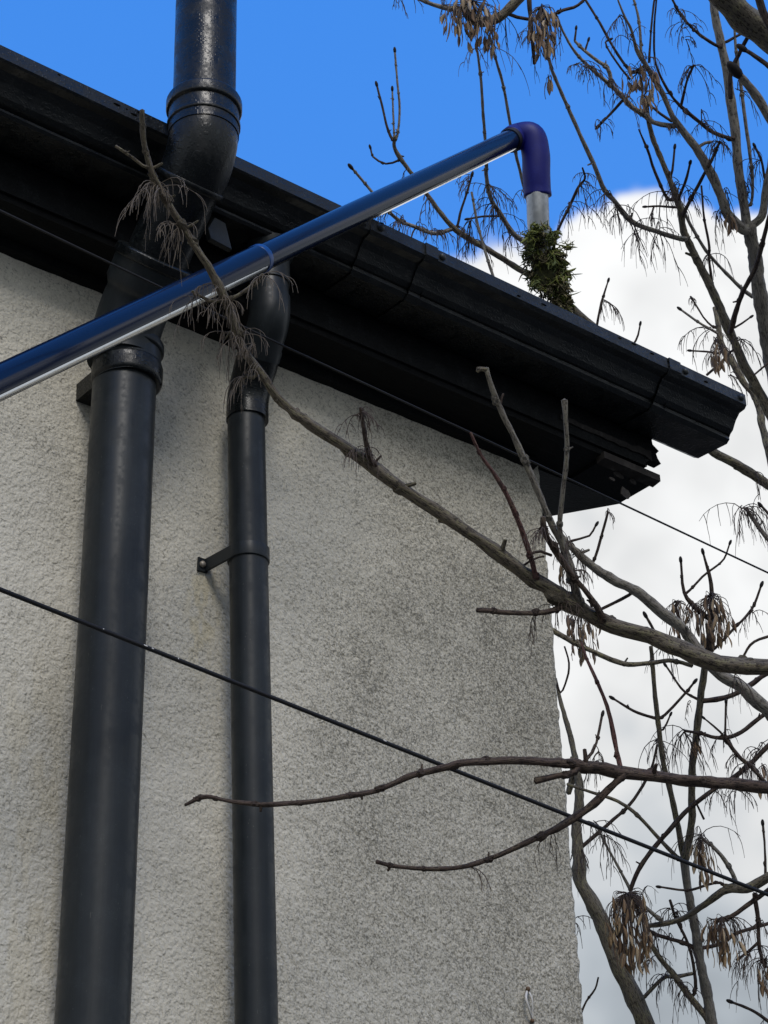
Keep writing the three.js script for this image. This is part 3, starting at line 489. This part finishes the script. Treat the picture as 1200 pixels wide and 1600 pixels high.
// ---- the farther tree, beyond the corner of the house
{
  const tt = P(1130, 2020, 5.3), base = V(tt.x, 0, tt.z);
  const group = thing('ash_tree', 'bare ash tree with seed bunches standing beyond the house corner', 'tree', base);
  const { branch: B, wisp: W, seeds: S } = makeTree({ group, base: 5.25 });
  const G = M.barkGrey, O = M.barkOlive, D = M.barkBrown;
  part('trunk', tube([base.clone().add(V(0, -0.1, 0)), base.clone().lerp(tt, 0.35).add(V(0.03, 0, 0.02)), base.clone().lerp(tt, 0.75), tt], [0.15, 0.11, 0.095, 0.085], 20, { smooth: 1, wob: 0.12, sub: 0.05 }), G, group);
  // limbs that rise from below the frame
  B([[1130, 2030], [1120, 1800], [1112, 1600], [1104, 1550], [1093, 1497], [1085, 1443], [1075, 1390], [1069, 1339]], [60, 34, 20, 18, 16, 15, 14, 15], G, { dep: 5.3, nodes: 4 });
  B([[1130, 2030], [1050, 1740], [1008, 1600], [987, 1550], [965, 1505], [947, 1457], [925, 1409], [907, 1377], [904, 1337], [901, 1297], [905, 1250], [903, 1210], [897, 1177], [888, 1138], [877, 1101], [868, 1060]], [60, 38, 31, 29, 28, 27, 25, 25, 21, 17, 16, 13, 10, 9, 7, 5], O, { dep: [5.3, 5.7] });
  B([[1135, 2030], [1230, 1700], [1275, 1300], [1265, 900], [1215, 600], [1202, 540], [1192, 490], [1186, 450], [1180, 400], [1170, 352]], [60, 46, 38, 34, 29, 27, 25, 24, 23, 21], G, { dep: [5.3, 5.1] });
  // upper crown
  B([[1168, 354], [1162, 320], [1154, 260], [1148, 200], [1140, 150], [1136, 112], [1126, 66], [1116, 14], [1110, -40]], [17, 16, 16, 16, 15.5, 15, 14.5, 14, 12], G);
  B([[1170, 356], [1190, 338], [1196, 300], [1201, 270], [1215, 200]], [15, 13, 12, 11, 9], G);
  B([[1164, 360], [1156, 354], [1136, 334], [1126, 304], [1108, 266], [1088, 232], [1060, 196], [1050, 180], [1036, 148], [1020, 120], [1008, 100], [996, 80], [986, 46], [976, 26], [964, -4]], [16, 16, 17, 16, 15, 14, 12, 9, 9, 9, 8, 7, 5, 4, 3], G, { drift: -0.15 });
  B([[1265, 900], [1225, 700], [1190, 620], [1176, 594], [1162, 570], [1146, 530], [1134, 504], [1120, 470], [1104, 436], [1088, 404], [1076, 378], [1068, 360], [1062, 324], [1046, 280], [1032, 246], [1020, 216], [1012, 180], [1010, 150]], [24, 19, 17, 16, 16, 16, 16, 15, 14, 13, 12.5, 12, 11, 9.5, 9, 8.5, 8, 6], O, { drift: -0.1, nodes: 3 });
  B([[1260, 850], [1212, 740], [1200, 701], [1196, 684], [1190, 662], [1188, 643], [1179, 617], [1164, 600], [1146, 568], [1128, 540], [1122, 505], [1116, 480]], [18, 15, 14, 13, 13, 12.5, 12, 12, 12, 11, 9, 6], O, { drift: 0.2 });
  B([[1068, 374], [1028, 362], [990, 348], [972, 330], [960, 314], [944, 296], [932, 266], [916, 232], [898, 192], [880, 152], [868, 124], [860, 102], [852, 60]], [8.5, 8.5, 9, 8.5, 8.5, 8.5, 8, 7.5, 7, 6.5, 6, 5.5, 4], G, { drift: -0.25, nodes: 6 });
  B([[1176, 464], [1160, 452], [1136, 428], [1108, 398], [1088, 368], [1074, 342], [1064, 318]], [7, 5], G, { drift: 0.1, nodes: 3 });
  B([[1142, 516], [1152, 480], [1162, 454], [1180, 420], [1190, 386], [1198, 354], [1208, 310]], [9, 7], D, { drift: -0.35, nodes: 2 });
  B([[1112, 448], [1108, 406], [1108, 384], [1100, 340], [1096, 290]], [5, 3.5], D, { nodes: 3 });
  B([[1122, 72], [1098, 58], [1078, 40], [1064, 24], [1048, -6]], [6, 4], D, { drift: -0.1, nodes: 3 });
  B([[1142, 216], [1112, 206], [1090, 188], [1068, 170], [1054, 156], [1036, 128], [1024, 96], [1022, 50], [1026, -5]], [7, 6.5, 6.5, 7, 5, 4.5, 4, 3.5, 3], D, { drift: -0.15, nodes: 4 });
  B([[1064, 166], [1074, 124], [1084, 102]], [5, 4], D, { drift: -0.05 });
  B([[1014, 98], [1018, 40], [1024, -4]], [4, 3.5], D, { nodes: 2 });
  B([[1002, 88], [998, 30], [989, -5]], [5, 4], G, { nodes: 3 });
  B([[988, 114], [980, 106], [956, 70], [936, 34], [913, -3]], [5, 4], D, { nodes: 4 });
  B([[984, 124], [964, 98], [946, 66]], [4, 3], D, { bud: true, nodes: 1 });
  B([[1010, 182], [984, 164], [970, 148], [948, 128], [920, 104], [896, 78], [880, 50], [870, 28]], [9.5, 9, 8.5, 7, 6, 5, 4, 4], G, { drift: -0.1, nodes: 5, bud: true });
  B([[956, 134], [950, 108], [932, 94], [912, 78], [898, 64]], [7.5, 7, 5.5, 5, 4.5], G, { nodes: 2 });
  B([[898, 64], [900, 46]], [4, 3], D, { bud: true }); B([[914, 80], [919, 64]], [4, 3], D, { bud: true });
  B([[972, 158], [956, 176], [936, 196]], [5, 4], D, { bud: true });
  B([[1058, 196], [1040, 196], [1018, 190], [1010, 178]], [9, 8], G); B([[1050, 190], [1032, 178], [1014, 164]], [5, 4], D);
  B([[1168, 58], [1150, 94], [1142, 112], [1142, 154]], [7, 8], D, { dep: 4.95 });
  B([[1220, 215], [1200, 180], [1180, 148], [1168, 132], [1154, 116]], [16, 15, 14, 13, 12], G, { dep: [4.8, 4.75], bud: true });
  B([[1172, 320], [1176, 280], [1170, 230], [1162, 170], [1156, 120], [1150, 80], [1147, 36]], [5, 5.5, 6, 6, 6, 5, 4], G, { nodes: 4 });
  B([[1204, 106], [1180, 88], [1164, 78]], [9, 7], D, { dep: 4.7, bud: true });
  B([[1134, 66], [1148, 58], [1160, 52]], [5, 4], D);
  B([[1068, 334], [1076, 318], [1096, 280], [1112, 250], [1124, 222]], [7, 5], D, { drift: -0.2, nodes: 3 });
  B([[1058, 316], [1072, 280], [1078, 256]], [5.5, 4], D, { bud: true, drift: -0.1 }); B([[1048, 276], [1054, 232]], [4.5, 3.5], D, { bud: true });
  B([[1046, 312], [1040, 306], [1020, 260], [1014, 240], [998, 202]], [6, 5.5, 5, 5, 3], D, { nodes: 3, drift: -0.1 });
  B([[1090, 234], [1098, 225], [1112, 222]], [6, 5], G); B([[1196, 282], [1190, 250], [1180, 230]], [5, 3.5], D, { bud: true });
  B([[1118, 512], [1104, 502], [1082, 468]], [4, 3], D, { bud: true, nodes: 1 }); B([[1128, 526], [1120, 520], [1092, 504], [1064, 484]], [5, 3.5], G, { bud: true, nodes: 2 }); B([[1124, 552], [1108, 550], [1080, 548]], [4, 3], D, { bud: true }); B([[1148, 512], [1172, 496]], [4, 3], D, { bud: true });
  B([[1104, 586], [1132, 562], [1144, 548]], [4.5, 4], D); B([[1204, 564], [1178, 586]], [4, 3], D, { dep: 5.1 }); B([[1056, 324], [1030, 322], [1010, 323]], [5, 3], D, { bud: true });
  // the long branch behind the gutter and the nozzle
  B([[1262, 880], [1230, 776], [1200, 757], [1175, 740], [1145, 722], [1111, 704], [1040, 625], [960, 542], [905, 491], [860, 452], [810, 420], [775, 397.5], [740, 377], [710, 357], [690, 335], [672, 310], [662, 297], [640, 267], [625, 247], [616, 230], [617, 213]], [20, 17, 16, 15.5, 15, 15, 13, 13, 12, 11, 10, 9.5, 9, 9.5, 8, 7.5, 7, 7, 7.5, 6.5, 6.5], O, { dep: [5.4, 5.2], nodes: 8 });
  B([[614, 219], [605, 199], [597, 165], [589, 134]], [4.5, 3.5], D, { bud: true, nodes: 3 }); B([[616, 214], [615, 191], [613, 141]], [3.6, 3.2], G, { bud: true, nodes: 3 }); B([[619, 216], [624.5, 173], [621, 130], [617, 81]], [4.5, 3.5], G, { bud: true, nodes: 4 });
  B([[622, 251], [603, 256], [583, 245], [579, 232]], [4, 3], D, { bud: true, nodes: 3 });
  B([[708, 357], [680, 365], [650, 355], [625, 345], [607, 330], [577, 295], [562, 277], [550, 263]], [7.5, 7, 6.5, 6.5, 6, 5, 4.5, 4.5], G, { drift: -0.1, bud: true, nodes: 6 });
  B([[715, 352], [720, 330], [730, 300], [737, 275]], [4.5, 3.5], D, { bud: true, nodes: 2 });
  B([[866, 456], [825, 385], [802, 365], [782, 335], [767, 310], [760, 275], [760, 257], [758, 215], [755, 180], [752, 130], [746, 80]], [9, 9, 9, 8.5, 8, 7, 6, 5.5, 5, 5, 4.5], G, { drift: -0.25, nodes: 6 });
  B([[850, 440], [830, 340], [815, 277], [805, 237], [797, 193], [785, 128], [773, 87], [765, 55]], [6, 6, 5.5, 5.5, 5, 5, 4.5, 4], G, { drift: -0.3, nodes: 5 });
  B([[772, 436], [760, 400], [750, 365], [742, 330], [737, 300]], [5, 4], G, { dep: 5.15, nodes: 3 }); B([[784, 338], [756, 338], [732, 342]], [4, 3], D, { bud: true });
  B([[862, 455], [868, 372], [892, 318], [904, 292], [914, 278], [910, 262]], [6, 5.5, 5, 4.5, 4, 3], D, { drift: -0.1, nodes: 2 });
  B([[932, 520], [938, 480], [950, 440]], [5, 3], D, { bud: true, nodes: 2 }); B([[985, 545], [996, 526], [1000, 508]], [4, 3], D, { bud: true });
  // limb and spray across the top of the frame
  B([[1300, 330], [1245, 100], [1200, 56], [1160, 24], [1128, -8], [1060, -75], [950, -110]], [52, 50, 48, 46, 42, 34, 26], O, { dep: [5.05, 4.75] });
  B([[1210, 55], [1194, 22], [1184, -6]], [15, 13], D, { dep: 4.7 });
  B([[960, -108], [870, -90], [815, -8], [800, 9], [778, 28], [748, 33], [733, 24], [727, 2], [724, -30]], [24, 22, 19, 18, 17.5, 18, 17, 17, 16], O, { dep: 4.72 });
  B([[727, 14], [711, 15], [681, 9], [653, -3]], [9, 9, 8, 6], G, { nodes: 3 });
  B([[790, 20], [824, 30], [860, 24], [880, 16], [900, 10], [916, -3]], [6, 6, 5.5, 5.5, 6, 4], D, { nodes: 4 });
  B([[826, -6], [831, 50], [835, 100]], [8, 7, 6], D, { dep: 4.7 });
  // middle right
  B([[1260, 1150], [1230, 1135], [1200, 1109], [1186, 1098], [1157, 1072], [1118, 1049], [1089, 1014], [1067, 983], [1035, 957], [991, 922], [953, 903], [921, 881], [882, 843], [860, 815]], [26, 25, 24, 23, 21, 20, 19, 18, 18, 17, 16, 14, 10, 7], G, { dep: [5.0, 4.85], nodes: 3 });
  B([[928, 875], [940, 837], [950, 799]], [5, 4], D, { nodes: 2 }); B([[893, 845], [921, 837], [931, 821]], [4.5, 3.5], D, { bud: true }); B([[988, 926], [962, 941], [937, 953]], [6, 5], D); B([[921, 881], [905, 864], [880, 846]], [5, 4], D);
  B([[1082, 1040], [1048, 1032], [1016, 1036], [978, 1038], [947, 1027], [899, 1005], [862, 984]], [7, 7.5, 8, 9, 8.5, 9, 9], O, { dep: 5.1, nodes: 3 });
  B([[1105, 1040], [1107, 1017], [1111, 967], [1111, 913], [1099, 865]], [11, 12, 11, 7, 4], D, { bud: true, nodes: 3, dep: 5.05 });
  B([[1106, 965], [1088, 950], [1070, 929], [1064, 878]], [9, 9, 6, 4], D, { bud: true, nodes: 3 }); B([[1073, 926], [1102, 897], [1130, 875], [1140, 850]], [4.5, 3.2], D, { bud: true, nodes: 2 });
  B([[1036, 1008], [1026, 992], [1010, 964]], [6, 4.5], D, { bud: true, dep: 5.1 }); B([[1111, 1017], [1146, 983], [1175, 951], [1189, 916]], [5.5, 4], D, { bud: true, nodes: 3 }); B([[1204, 993], [1175, 1005], [1159, 1030]], [5, 4], D, { dep: 5.0 });
  B([[1069, 1339], [1064, 1318], [1058, 1285], [1047, 1234], [1036, 1189], [1030, 1143], [1024, 1092], [1019, 1030], [1017, 1010]], [11, 10.5, 10, 9.5, 9, 9, 8, 7.5, 6], O, { drift: -0.1, nodes: 5 });
  B([[1071, 1341], [1077, 1310], [1081, 1285], [1081, 1214], [1087, 1157], [1095, 1092], [1101, 1044], [1104, 1010]], [14, 13, 12, 12, 12, 12, 12, 11], O, { drift: -0.15, nodes: 4 });
  B([[1101, 1095], [1143, 1087], [1172, 1070], [1193, 1056], [1225, 1040]], [9, 9, 9, 8, 8], D, { nodes: 2 });
  B([[1033, 1121], [1070, 1084], [1084, 1067]], [5, 4], D, { bud: true, nodes: 2 }); B([[1095, 1095], [1070, 1081], [1041, 1041]], [5, 3.5], D, { bud: true, nodes: 2 }); B([[1027, 1123], [993, 1112], [959, 1092]], [5.5, 4], D, { bud: true, nodes: 1 }); B([[1036, 1140], [1047, 1118]], [4, 3], D, { bud: true });
  B([[905, 1326], [939, 1297], [982, 1259], [1004, 1228], [1019, 1197], [1027, 1163]], [7, 4], D, { nodes: 3 });
  B([[984, 1392], [1000, 1355], [1021, 1326], [1051, 1291], [1078, 1262], [1115, 1234], [1143, 1217], [1169, 1197], [1200, 1166], [1230, 1140]], [7, 7.5, 7.5, 8, 8, 8, 8, 8.5, 9, 10], D, { dep: 5.2, nodes: 5 });
  B([[1063, 1342], [1040, 1321], [1008, 1286], [982, 1262], [956, 1248], [922, 1237], [886, 1225]], [7, 5], O, { nodes: 3 });
  B([[984, 1389], [965, 1353], [944, 1315], [933, 1291]], [5.5, 3.5], G, { nodes: 2 });
  B([[1240, 1345], [1200, 1371], [1171, 1387], [1136, 1390], [1107, 1409], [1088, 1422], [1067, 1435], [1040, 1443], [1013, 1447]], [18, 16, 16, 14, 11, 10, 10, 10, 8], O, { dep: [5.0, 5.2], nodes: 4 });
  B([[1149, 1376], [1133, 1345], [1112, 1321], [1093, 1307]], [8, 5], G, { nodes: 3 }); B([[1128, 1380], [1107, 1382], [1083, 1390], [1067, 1391], [1032, 1386]], [5, 3.5], D, { bud: true, nodes: 2 });
  B([[1090, 1483], [1067, 1473], [1040, 1465], [1019, 1457], [1005, 1446]], [8, 6], D, { nodes: 2 }); B([[1097, 1481], [1125, 1475], [1149, 1459], [1173, 1451], [1204, 1442]], [7, 6], D, { nodes: 3 });
  B([[1110, 1602], [1101, 1587], [1072, 1550], [1051, 1521], [1029, 1494], [1006, 1458]], [11, 11, 10.5, 10, 8.5, 7], O, { nodes: 3 }); B([[1004, 1560], [1024, 1539], [1040, 1526], [1056, 1526], [1082, 1521]], [7, 7], O);
  B([[1085, 1552], [1083, 1505], [1072, 1467], [1056, 1435], [1047, 1406]], [6, 4.5], D, { nodes: 2 }); B([[1038, 1443], [1008, 1417], [986, 1394]], [7, 5], G, { nodes: 2 });
  B([[1204, 1388], [1168, 1414], [1136, 1435], [1118, 1438]], [8, 7], D, { dep: 5.05, nodes: 2 }); B([[1179, 1396], [1184, 1430], [1187, 1483], [1196, 1512]], [8, 6], D, { nodes: 3 }); B([[1196, 1373], [1195, 1323], [1192, 1289]], [4.5, 4], D, { bud: true, nodes: 2 });
  B([[1206, 1600], [1181, 1582], [1165, 1574], [1144, 1566]], [6, 4.5], D, { bud: true, dep: 5.1 }); B([[905, 1590], [916, 1565], [930, 1545], [935, 1527]], [4, 3], D, { dep: 5.3, nodes: 1 }); B([[1187, 1470], [1165, 1490], [1150, 1500]], [5, 4], D);
  B([[1224, 1100], [1191, 1118], [1160, 1143], [1138, 1152], [1115, 1152], [1095, 1146], [1070, 1142]], [9, 8, 7.5, 7.5, 6.5, 6, 5], D, { dep: 5.1, nodes: 3 }); B([[1135, 1155], [1155, 1183], [1172, 1197], [1204, 1232]], [7, 7], D, { nodes: 2 });
  B([[1133, 1148], [1134, 1098]], [4, 3], D, { bud: true, nodes: 1 }); B([[1129, 1148], [1101, 1123]], [4, 3], D, { bud: true }); B([[1100, 1280], [1082, 1243]], [4, 3], D, { bud: true });
  B([[1232, 880], [1200, 842], [1186, 825], [1166, 795]], [9, 8, 8, 6], G, { dep: 5.1, nodes: 2 }); B([[1206, 808], [1190, 791]], [5, 4], D, { dep: 5.0, bud: true });
  B([[897, 1183], [895, 1215], [888, 1240]], [14, 10], O); B([[868, 1062], [876, 1082], [886, 1060], [889, 1036], [882, 1010]], [4, 3], D, { dep: 5.5 });
  // dead fruit stalks
  const wl = [[1078, 40, 52, 14], [1060, 20, 56, 12], [1012, 92, 46, 12], [1084, 103, 44, 14], [1066, 172, 34, 8], [1094, 190, 42, 12], [1124, 222, 52, 14], [1045, 200, 36, 9], [1060, 285, 40, 12], [1040, 300, 48, 14], [1078, 300, 36, 9], [1136, 300, 44, 14], [1125, 330, 40, 12], [900, 100, 40, 10], [920, 105, 44, 12], [948, 130, 48, 12], [968, 150, 44, 12], [938, 194, 40, 10], [985, 60, 42, 10], [970, 24, 36, 9],
    [990, 348, 60, 12], [1028, 362, 52, 10], [964, 322, 52, 12], [1022, 324, 40, 12], [905, 290, 48, 14], [912, 270, 36, 8], [890, 320, 40, 9], [950, 300, 48, 9], [1110, 515, 46, 16], [1128, 545, 46, 16], [1150, 530, 50, 12], [1140, 585, 40, 14], [1108, 398, 34, 8], [1088, 470, 26, 6], [1070, 60, 40, 8], [1150, 140, 46, 8], [1186, 250, 44, 12], [1170, 300, 30, 8],
    [762, 290, 48, 14], [768, 315, 52, 14], [782, 335, 46, 14], [737, 278, 44, 14], [735, 342, 40, 10], [715, 352, 38, 12], [672, 310, 44, 12], [650, 355, 40, 12], [625, 345, 44, 12], [685, 362, 40, 10], [607, 330, 36, 9], [740, 377, 34, 8], [800, 365, 40, 12], [818, 300, 36, 8], [636, 262, 18, 6], [620, -8, 42, 12], [694, 8, 44, 9], [790, 26, 52, 12], [870, 26, 44, 12], [835, 60, 52, 10], [747, 78, 60, 10],
    [1160, 793, 52, 18], [1168, 795, 40, 12], [942, 470, 36, 12], [1178, 740, 46, 9], [1025, 1158, 52, 14], [1070, 1143, 56, 18], [1090, 1146, 40, 10], [1130, 1148, 34, 10], [1165, 1195, 46, 12], [1185, 1170, 46, 14], [1078, 1095, 22, 5], [945, 1305, 46, 14], [925, 1285, 48, 14], [905, 1330, 40, 12], [930, 1190, 36, 9], [985, 1395, 46, 12], [1002, 1400, 44, 10], [1098, 1305, 46, 14], [1056, 1425, 40, 12], [1125, 1440, 46, 16], [1140, 1432, 44, 14], [1048, 1420, 34, 9], [1020, 1460, 40, 12], [1040, 1525, 46, 12], [1075, 1545, 48, 14], [1060, 1535, 44, 12], [1187, 1480, 48, 16], [1170, 1490, 46, 14], [1190, 1440, 40, 12], [1195, 1500, 48, 14], [893, 850, 44, 14], [905, 865, 44, 12], [950, 800, 22, 5], [1100, 945, 44, 16], [1080, 940, 40, 14], [1060, 940, 42, 14], [1120, 950, 44, 14], [1175, 955, 40, 10], [1145, 1060, 44, 10], [1040, 1010, 36, 8], [1200, 1590, 40, 12], [895, 1440, 44, 10], [1015, 1500, 34, 9], [1155, 1180, 36, 9], [1116, 1236, 34, 8], [1150, 1235, 46, 10], [1080, 1480, 34, 8], [1045, 1465, 40, 10]];
  for (const w of wl) W(...w);
  // bunches of winged seeds
  S(738, 2, 84, 84, 66, 4.68); S(712, 8, 40, 60, 14, 4.7); S(764, 40, 20, 66, 12, 4.7); S(845, 10, 44, 104, 62, 4.68); S(857, 120, 16, 40, 8, 4.68); S(1000, 110, 60, 62, 34); S(1006, 150, 36, 36, 14); S(905, 955, 56, 84, 42); S(886, 870, 30, 60, 10); S(1110, 930, 60, 88, 54, 5.02); S(1058, 940, 34, 72, 22); S(980, 1395, 70, 128, 130, 5.1); S(1094, 1312, 34, 76, 26); S(1128, 1432, 54, 80, 36); S(1112, 1436, 20, 40, 8); S(1118, 530, 44, 60, 18, 5.0); S(1192, 1195, 26, 60, 12); S(1085, 1155, 10, 26, 3); S(1195, 1500, 30, 60, 12); S(1140, 330, 16, 40, 6);
}
// ---- the nearer tree: two boughs reach across in front of the house
{
  const foot = P(1520, 1120, 3.25), base = V(foot.x, 0, foot.z);
  const group = thing('ash_tree', 'near ash tree whose two bare boughs reach across the pipes and the pole', 'tree', base);
  const { branch: B, wisp: W } = makeTree({ group, base: 3.0 });
  const O = M.barkNear, D = M.barkBrown, G = M.barkTwig, R = M.barkRed;
  part('trunk', tube([base.clone().add(V(0, -0.1, 0)), base.clone().add(V(0.02, 1.2, 0)), base.clone().add(V(-0.01, 2.6, 0.02)), base.clone().add(V(0.05, 4.2, 0.05)), base.clone().add(V(0.12, 6.0, 0.1))], [0.16, 0.12, 0.10, 0.075, 0.04], 20, { smooth: 1, wob: 0.12, sub: 0.05 }), G, group);
  B([[1520, 1130], [1400, 1075], [1300, 1048], [1200, 1043], [1137, 1040], [1089, 1024], [1042, 1005], [997, 989], [947, 973], [915, 957], [883, 938], [861, 922], [820, 896], [760, 851], [700, 811], [640, 772], [587, 733], [540, 698], [480, 660], [453, 641], [427, 613], [407, 583], [383, 550], [370, 517], [357, 480], [346, 455], [326, 418], [304, 384], [288, 357], [272, 333], [259, 312], [245, 285], [235, 264], [227, 232], [223, 200], [222, 172]],
    [40, 34, 30, 29, 29, 28, 27, 27, 28, 27, 33, 28, 23, 22, 20.5, 20, 20, 17, 17, 15, 14.5, 14.5, 13.5, 13.5, 13.5, 15, 12.5, 12.5, 12, 12, 12.5, 11, 10.5, 9, 8.5, 9], O, { dep: Array.from({ length: 36 }, (_, i) => i < 3 ? [3.25, 3.2, 3.15][i] : mix(3.12, 2.92, (i - 3) / 32)), nodes: 24, label: 'lichen-streaked bough crossing in front of the pole' });
  B([[227, 261], [203, 243], [181, 228]], [5.5, 5], O, { drift: -0.02, nodes: 2 }); B([[243, 261], [254, 255]], [5, 4], O); B([[357, 468], [373, 461], [395, 445], [411, 429]], [8, 7.5, 8, 7], O, { drift: -0.03, nodes: 2 }); B([[347, 470], [327, 470], [307, 460], [300, 455]], [6, 5], O, { nodes: 2 });
  B([[586, 733], [581, 722], [573, 697], [567, 660], [563, 637]], [13, 10, 9, 7, 6], D, { drift: -0.03, nodes: 4 }); B([[584, 724], [596, 712]], [4, 3], D);
  B([[395, 590], [385, 588], [376, 592]], [7, 5], O); B([[368, 514], [358, 520], [352, 530]], [6, 3], O); B([[288, 357], [300, 352], [310, 345]], [5, 3], O);
  B([[836, 900], [832, 880], [815, 827], [800, 790], [780, 752], [752, 712], [735, 676]], [12, 9, 8, 8, 7, 5.5, 5], R, { drift: -0.04, nodes: 5 });
  B([[905, 950], [895, 900], [880, 850], [865, 825], [850, 790], [825, 732], [805, 687], [785, 645], [772, 615], [760, 575]], [18, 13, 12, 11, 11, 10, 10.5, 9, 10, 8], G, { drift: -0.05, nodes: 4 }); B([[761, 577], [752, 576], [745, 580]], [9, 6], O, { nodes: 1 }); B([[781, 634], [784, 620], [786, 615]], [5, 4], D);
  B([[893, 905], [878, 850], [875, 820], [880, 765], [886, 702], [882, 625]], [11, 9, 9, 8, 8, 10], G, { drift: -0.04, nodes: 3 });
  B([[942, 966], [924, 935], [893, 897], [867, 859], [852, 834], [848, 808]], [13, 10, 10, 11, 12, 9], D, { drift: -0.06, nodes: 5 }); B([[820, 882], [838, 872], [850, 869]], [4, 3], D); B([[862, 868], [845, 862], [836, 863]], [5, 5], D);
  B([[872, 950], [850, 957], [800, 958], [770, 955], [745, 953]], [13, 10, 9, 9, 9], D, { drift: -0.05, nodes: 3 });
  B([[1520, 1330], [1360, 1262], [1200, 1232], [1143, 1225], [1087, 1220], [1030, 1214], [973, 1207], [931, 1200], [897, 1194], [860, 1191], [800, 1188], [730, 1192], [690, 1200], [640, 1213], [590, 1235], [550, 1243], [480, 1253], [410, 1257], [350, 1250], [320, 1245], [289, 1258]], [30, 26, 22, 21, 20, 20, 22, 21, 18, 15, 13, 12.5, 11.5, 10.5, 10, 9.5, 8.5, 8, 7.5, 9, 5], D, { dep: Array.from({ length: 21 }, (_, i) => mix(3.2, 2.98, Math.min(1, i / 10))), nodes: 18, label: 'thin dark bough low across the wall' });
  B([[899, 1206], [870, 1212], [836, 1220]], [12, 10, 11], D, { drift: -0.03, nodes: 1 });
  B([[972, 1212], [951, 1234], [934, 1251], [902, 1276], [860, 1299], [820, 1318], [770, 1340], [730, 1353], [680, 1358], [630, 1355], [610, 1352], [588, 1346]], [15, 13, 13, 13, 12, 10, 8.5, 8.5, 7.5, 7.5, 8, 7], D, { drift: -0.06, nodes: 6 });
  B([[610, 1353], [606, 1361]], [6, 4], D); B([[408, 1258], [407, 1268]], [6, 4], D); B([[564, 1240], [566, 1249]], [6, 4], D); B([[705, 1196], [700, 1204]], [5, 3], D);
  B([[909, 1194], [928, 1172], [941, 1118]], [7, 4], D, { drift: 0.05, bud: true, nodes: 2 });
  B([[970, 1203], [965, 1180], [951, 1112], [934, 1067], [917, 1030], [908, 1003]], [10, 8, 7, 6, 5, 4], R, { drift: 0.1, nodes: 4 });
  for (const w of [[244, 286, 44, 12], [250, 296, 52, 14], [246, 292, 60, 12], [285, 358, 46, 14], [280, 356, 40, 10], [305, 462, 48, 16], [345, 462, 40, 12], [360, 470, 44, 12], [405, 432, 52, 9], [366, 515, 40, 12], [374, 528, 44, 10], [383, 588, 44, 16], [378, 592, 36, 12], [398, 540, 30, 9], [355, 520, 52, 8], [563, 640, 38, 14], [556, 650, 34, 10], [556, 702, 48, 12], [575, 700, 36, 9], [850, 830, 46, 14], [845, 828, 40, 10], [885, 850, 44, 12], [900, 890, 40, 12], [868, 950, 40, 10], [836, 958, 44, 4], [735, 1355, 34, 4], [862, 1303, 44, 5], [935, 1175, 38, 8], [930, 1195, 40, 6]]) W(w[0], w[1], w[2], w[3], w[0] < 420 ? M.stalkPale : M.stalk);
}

renderer.render(scene, camera);
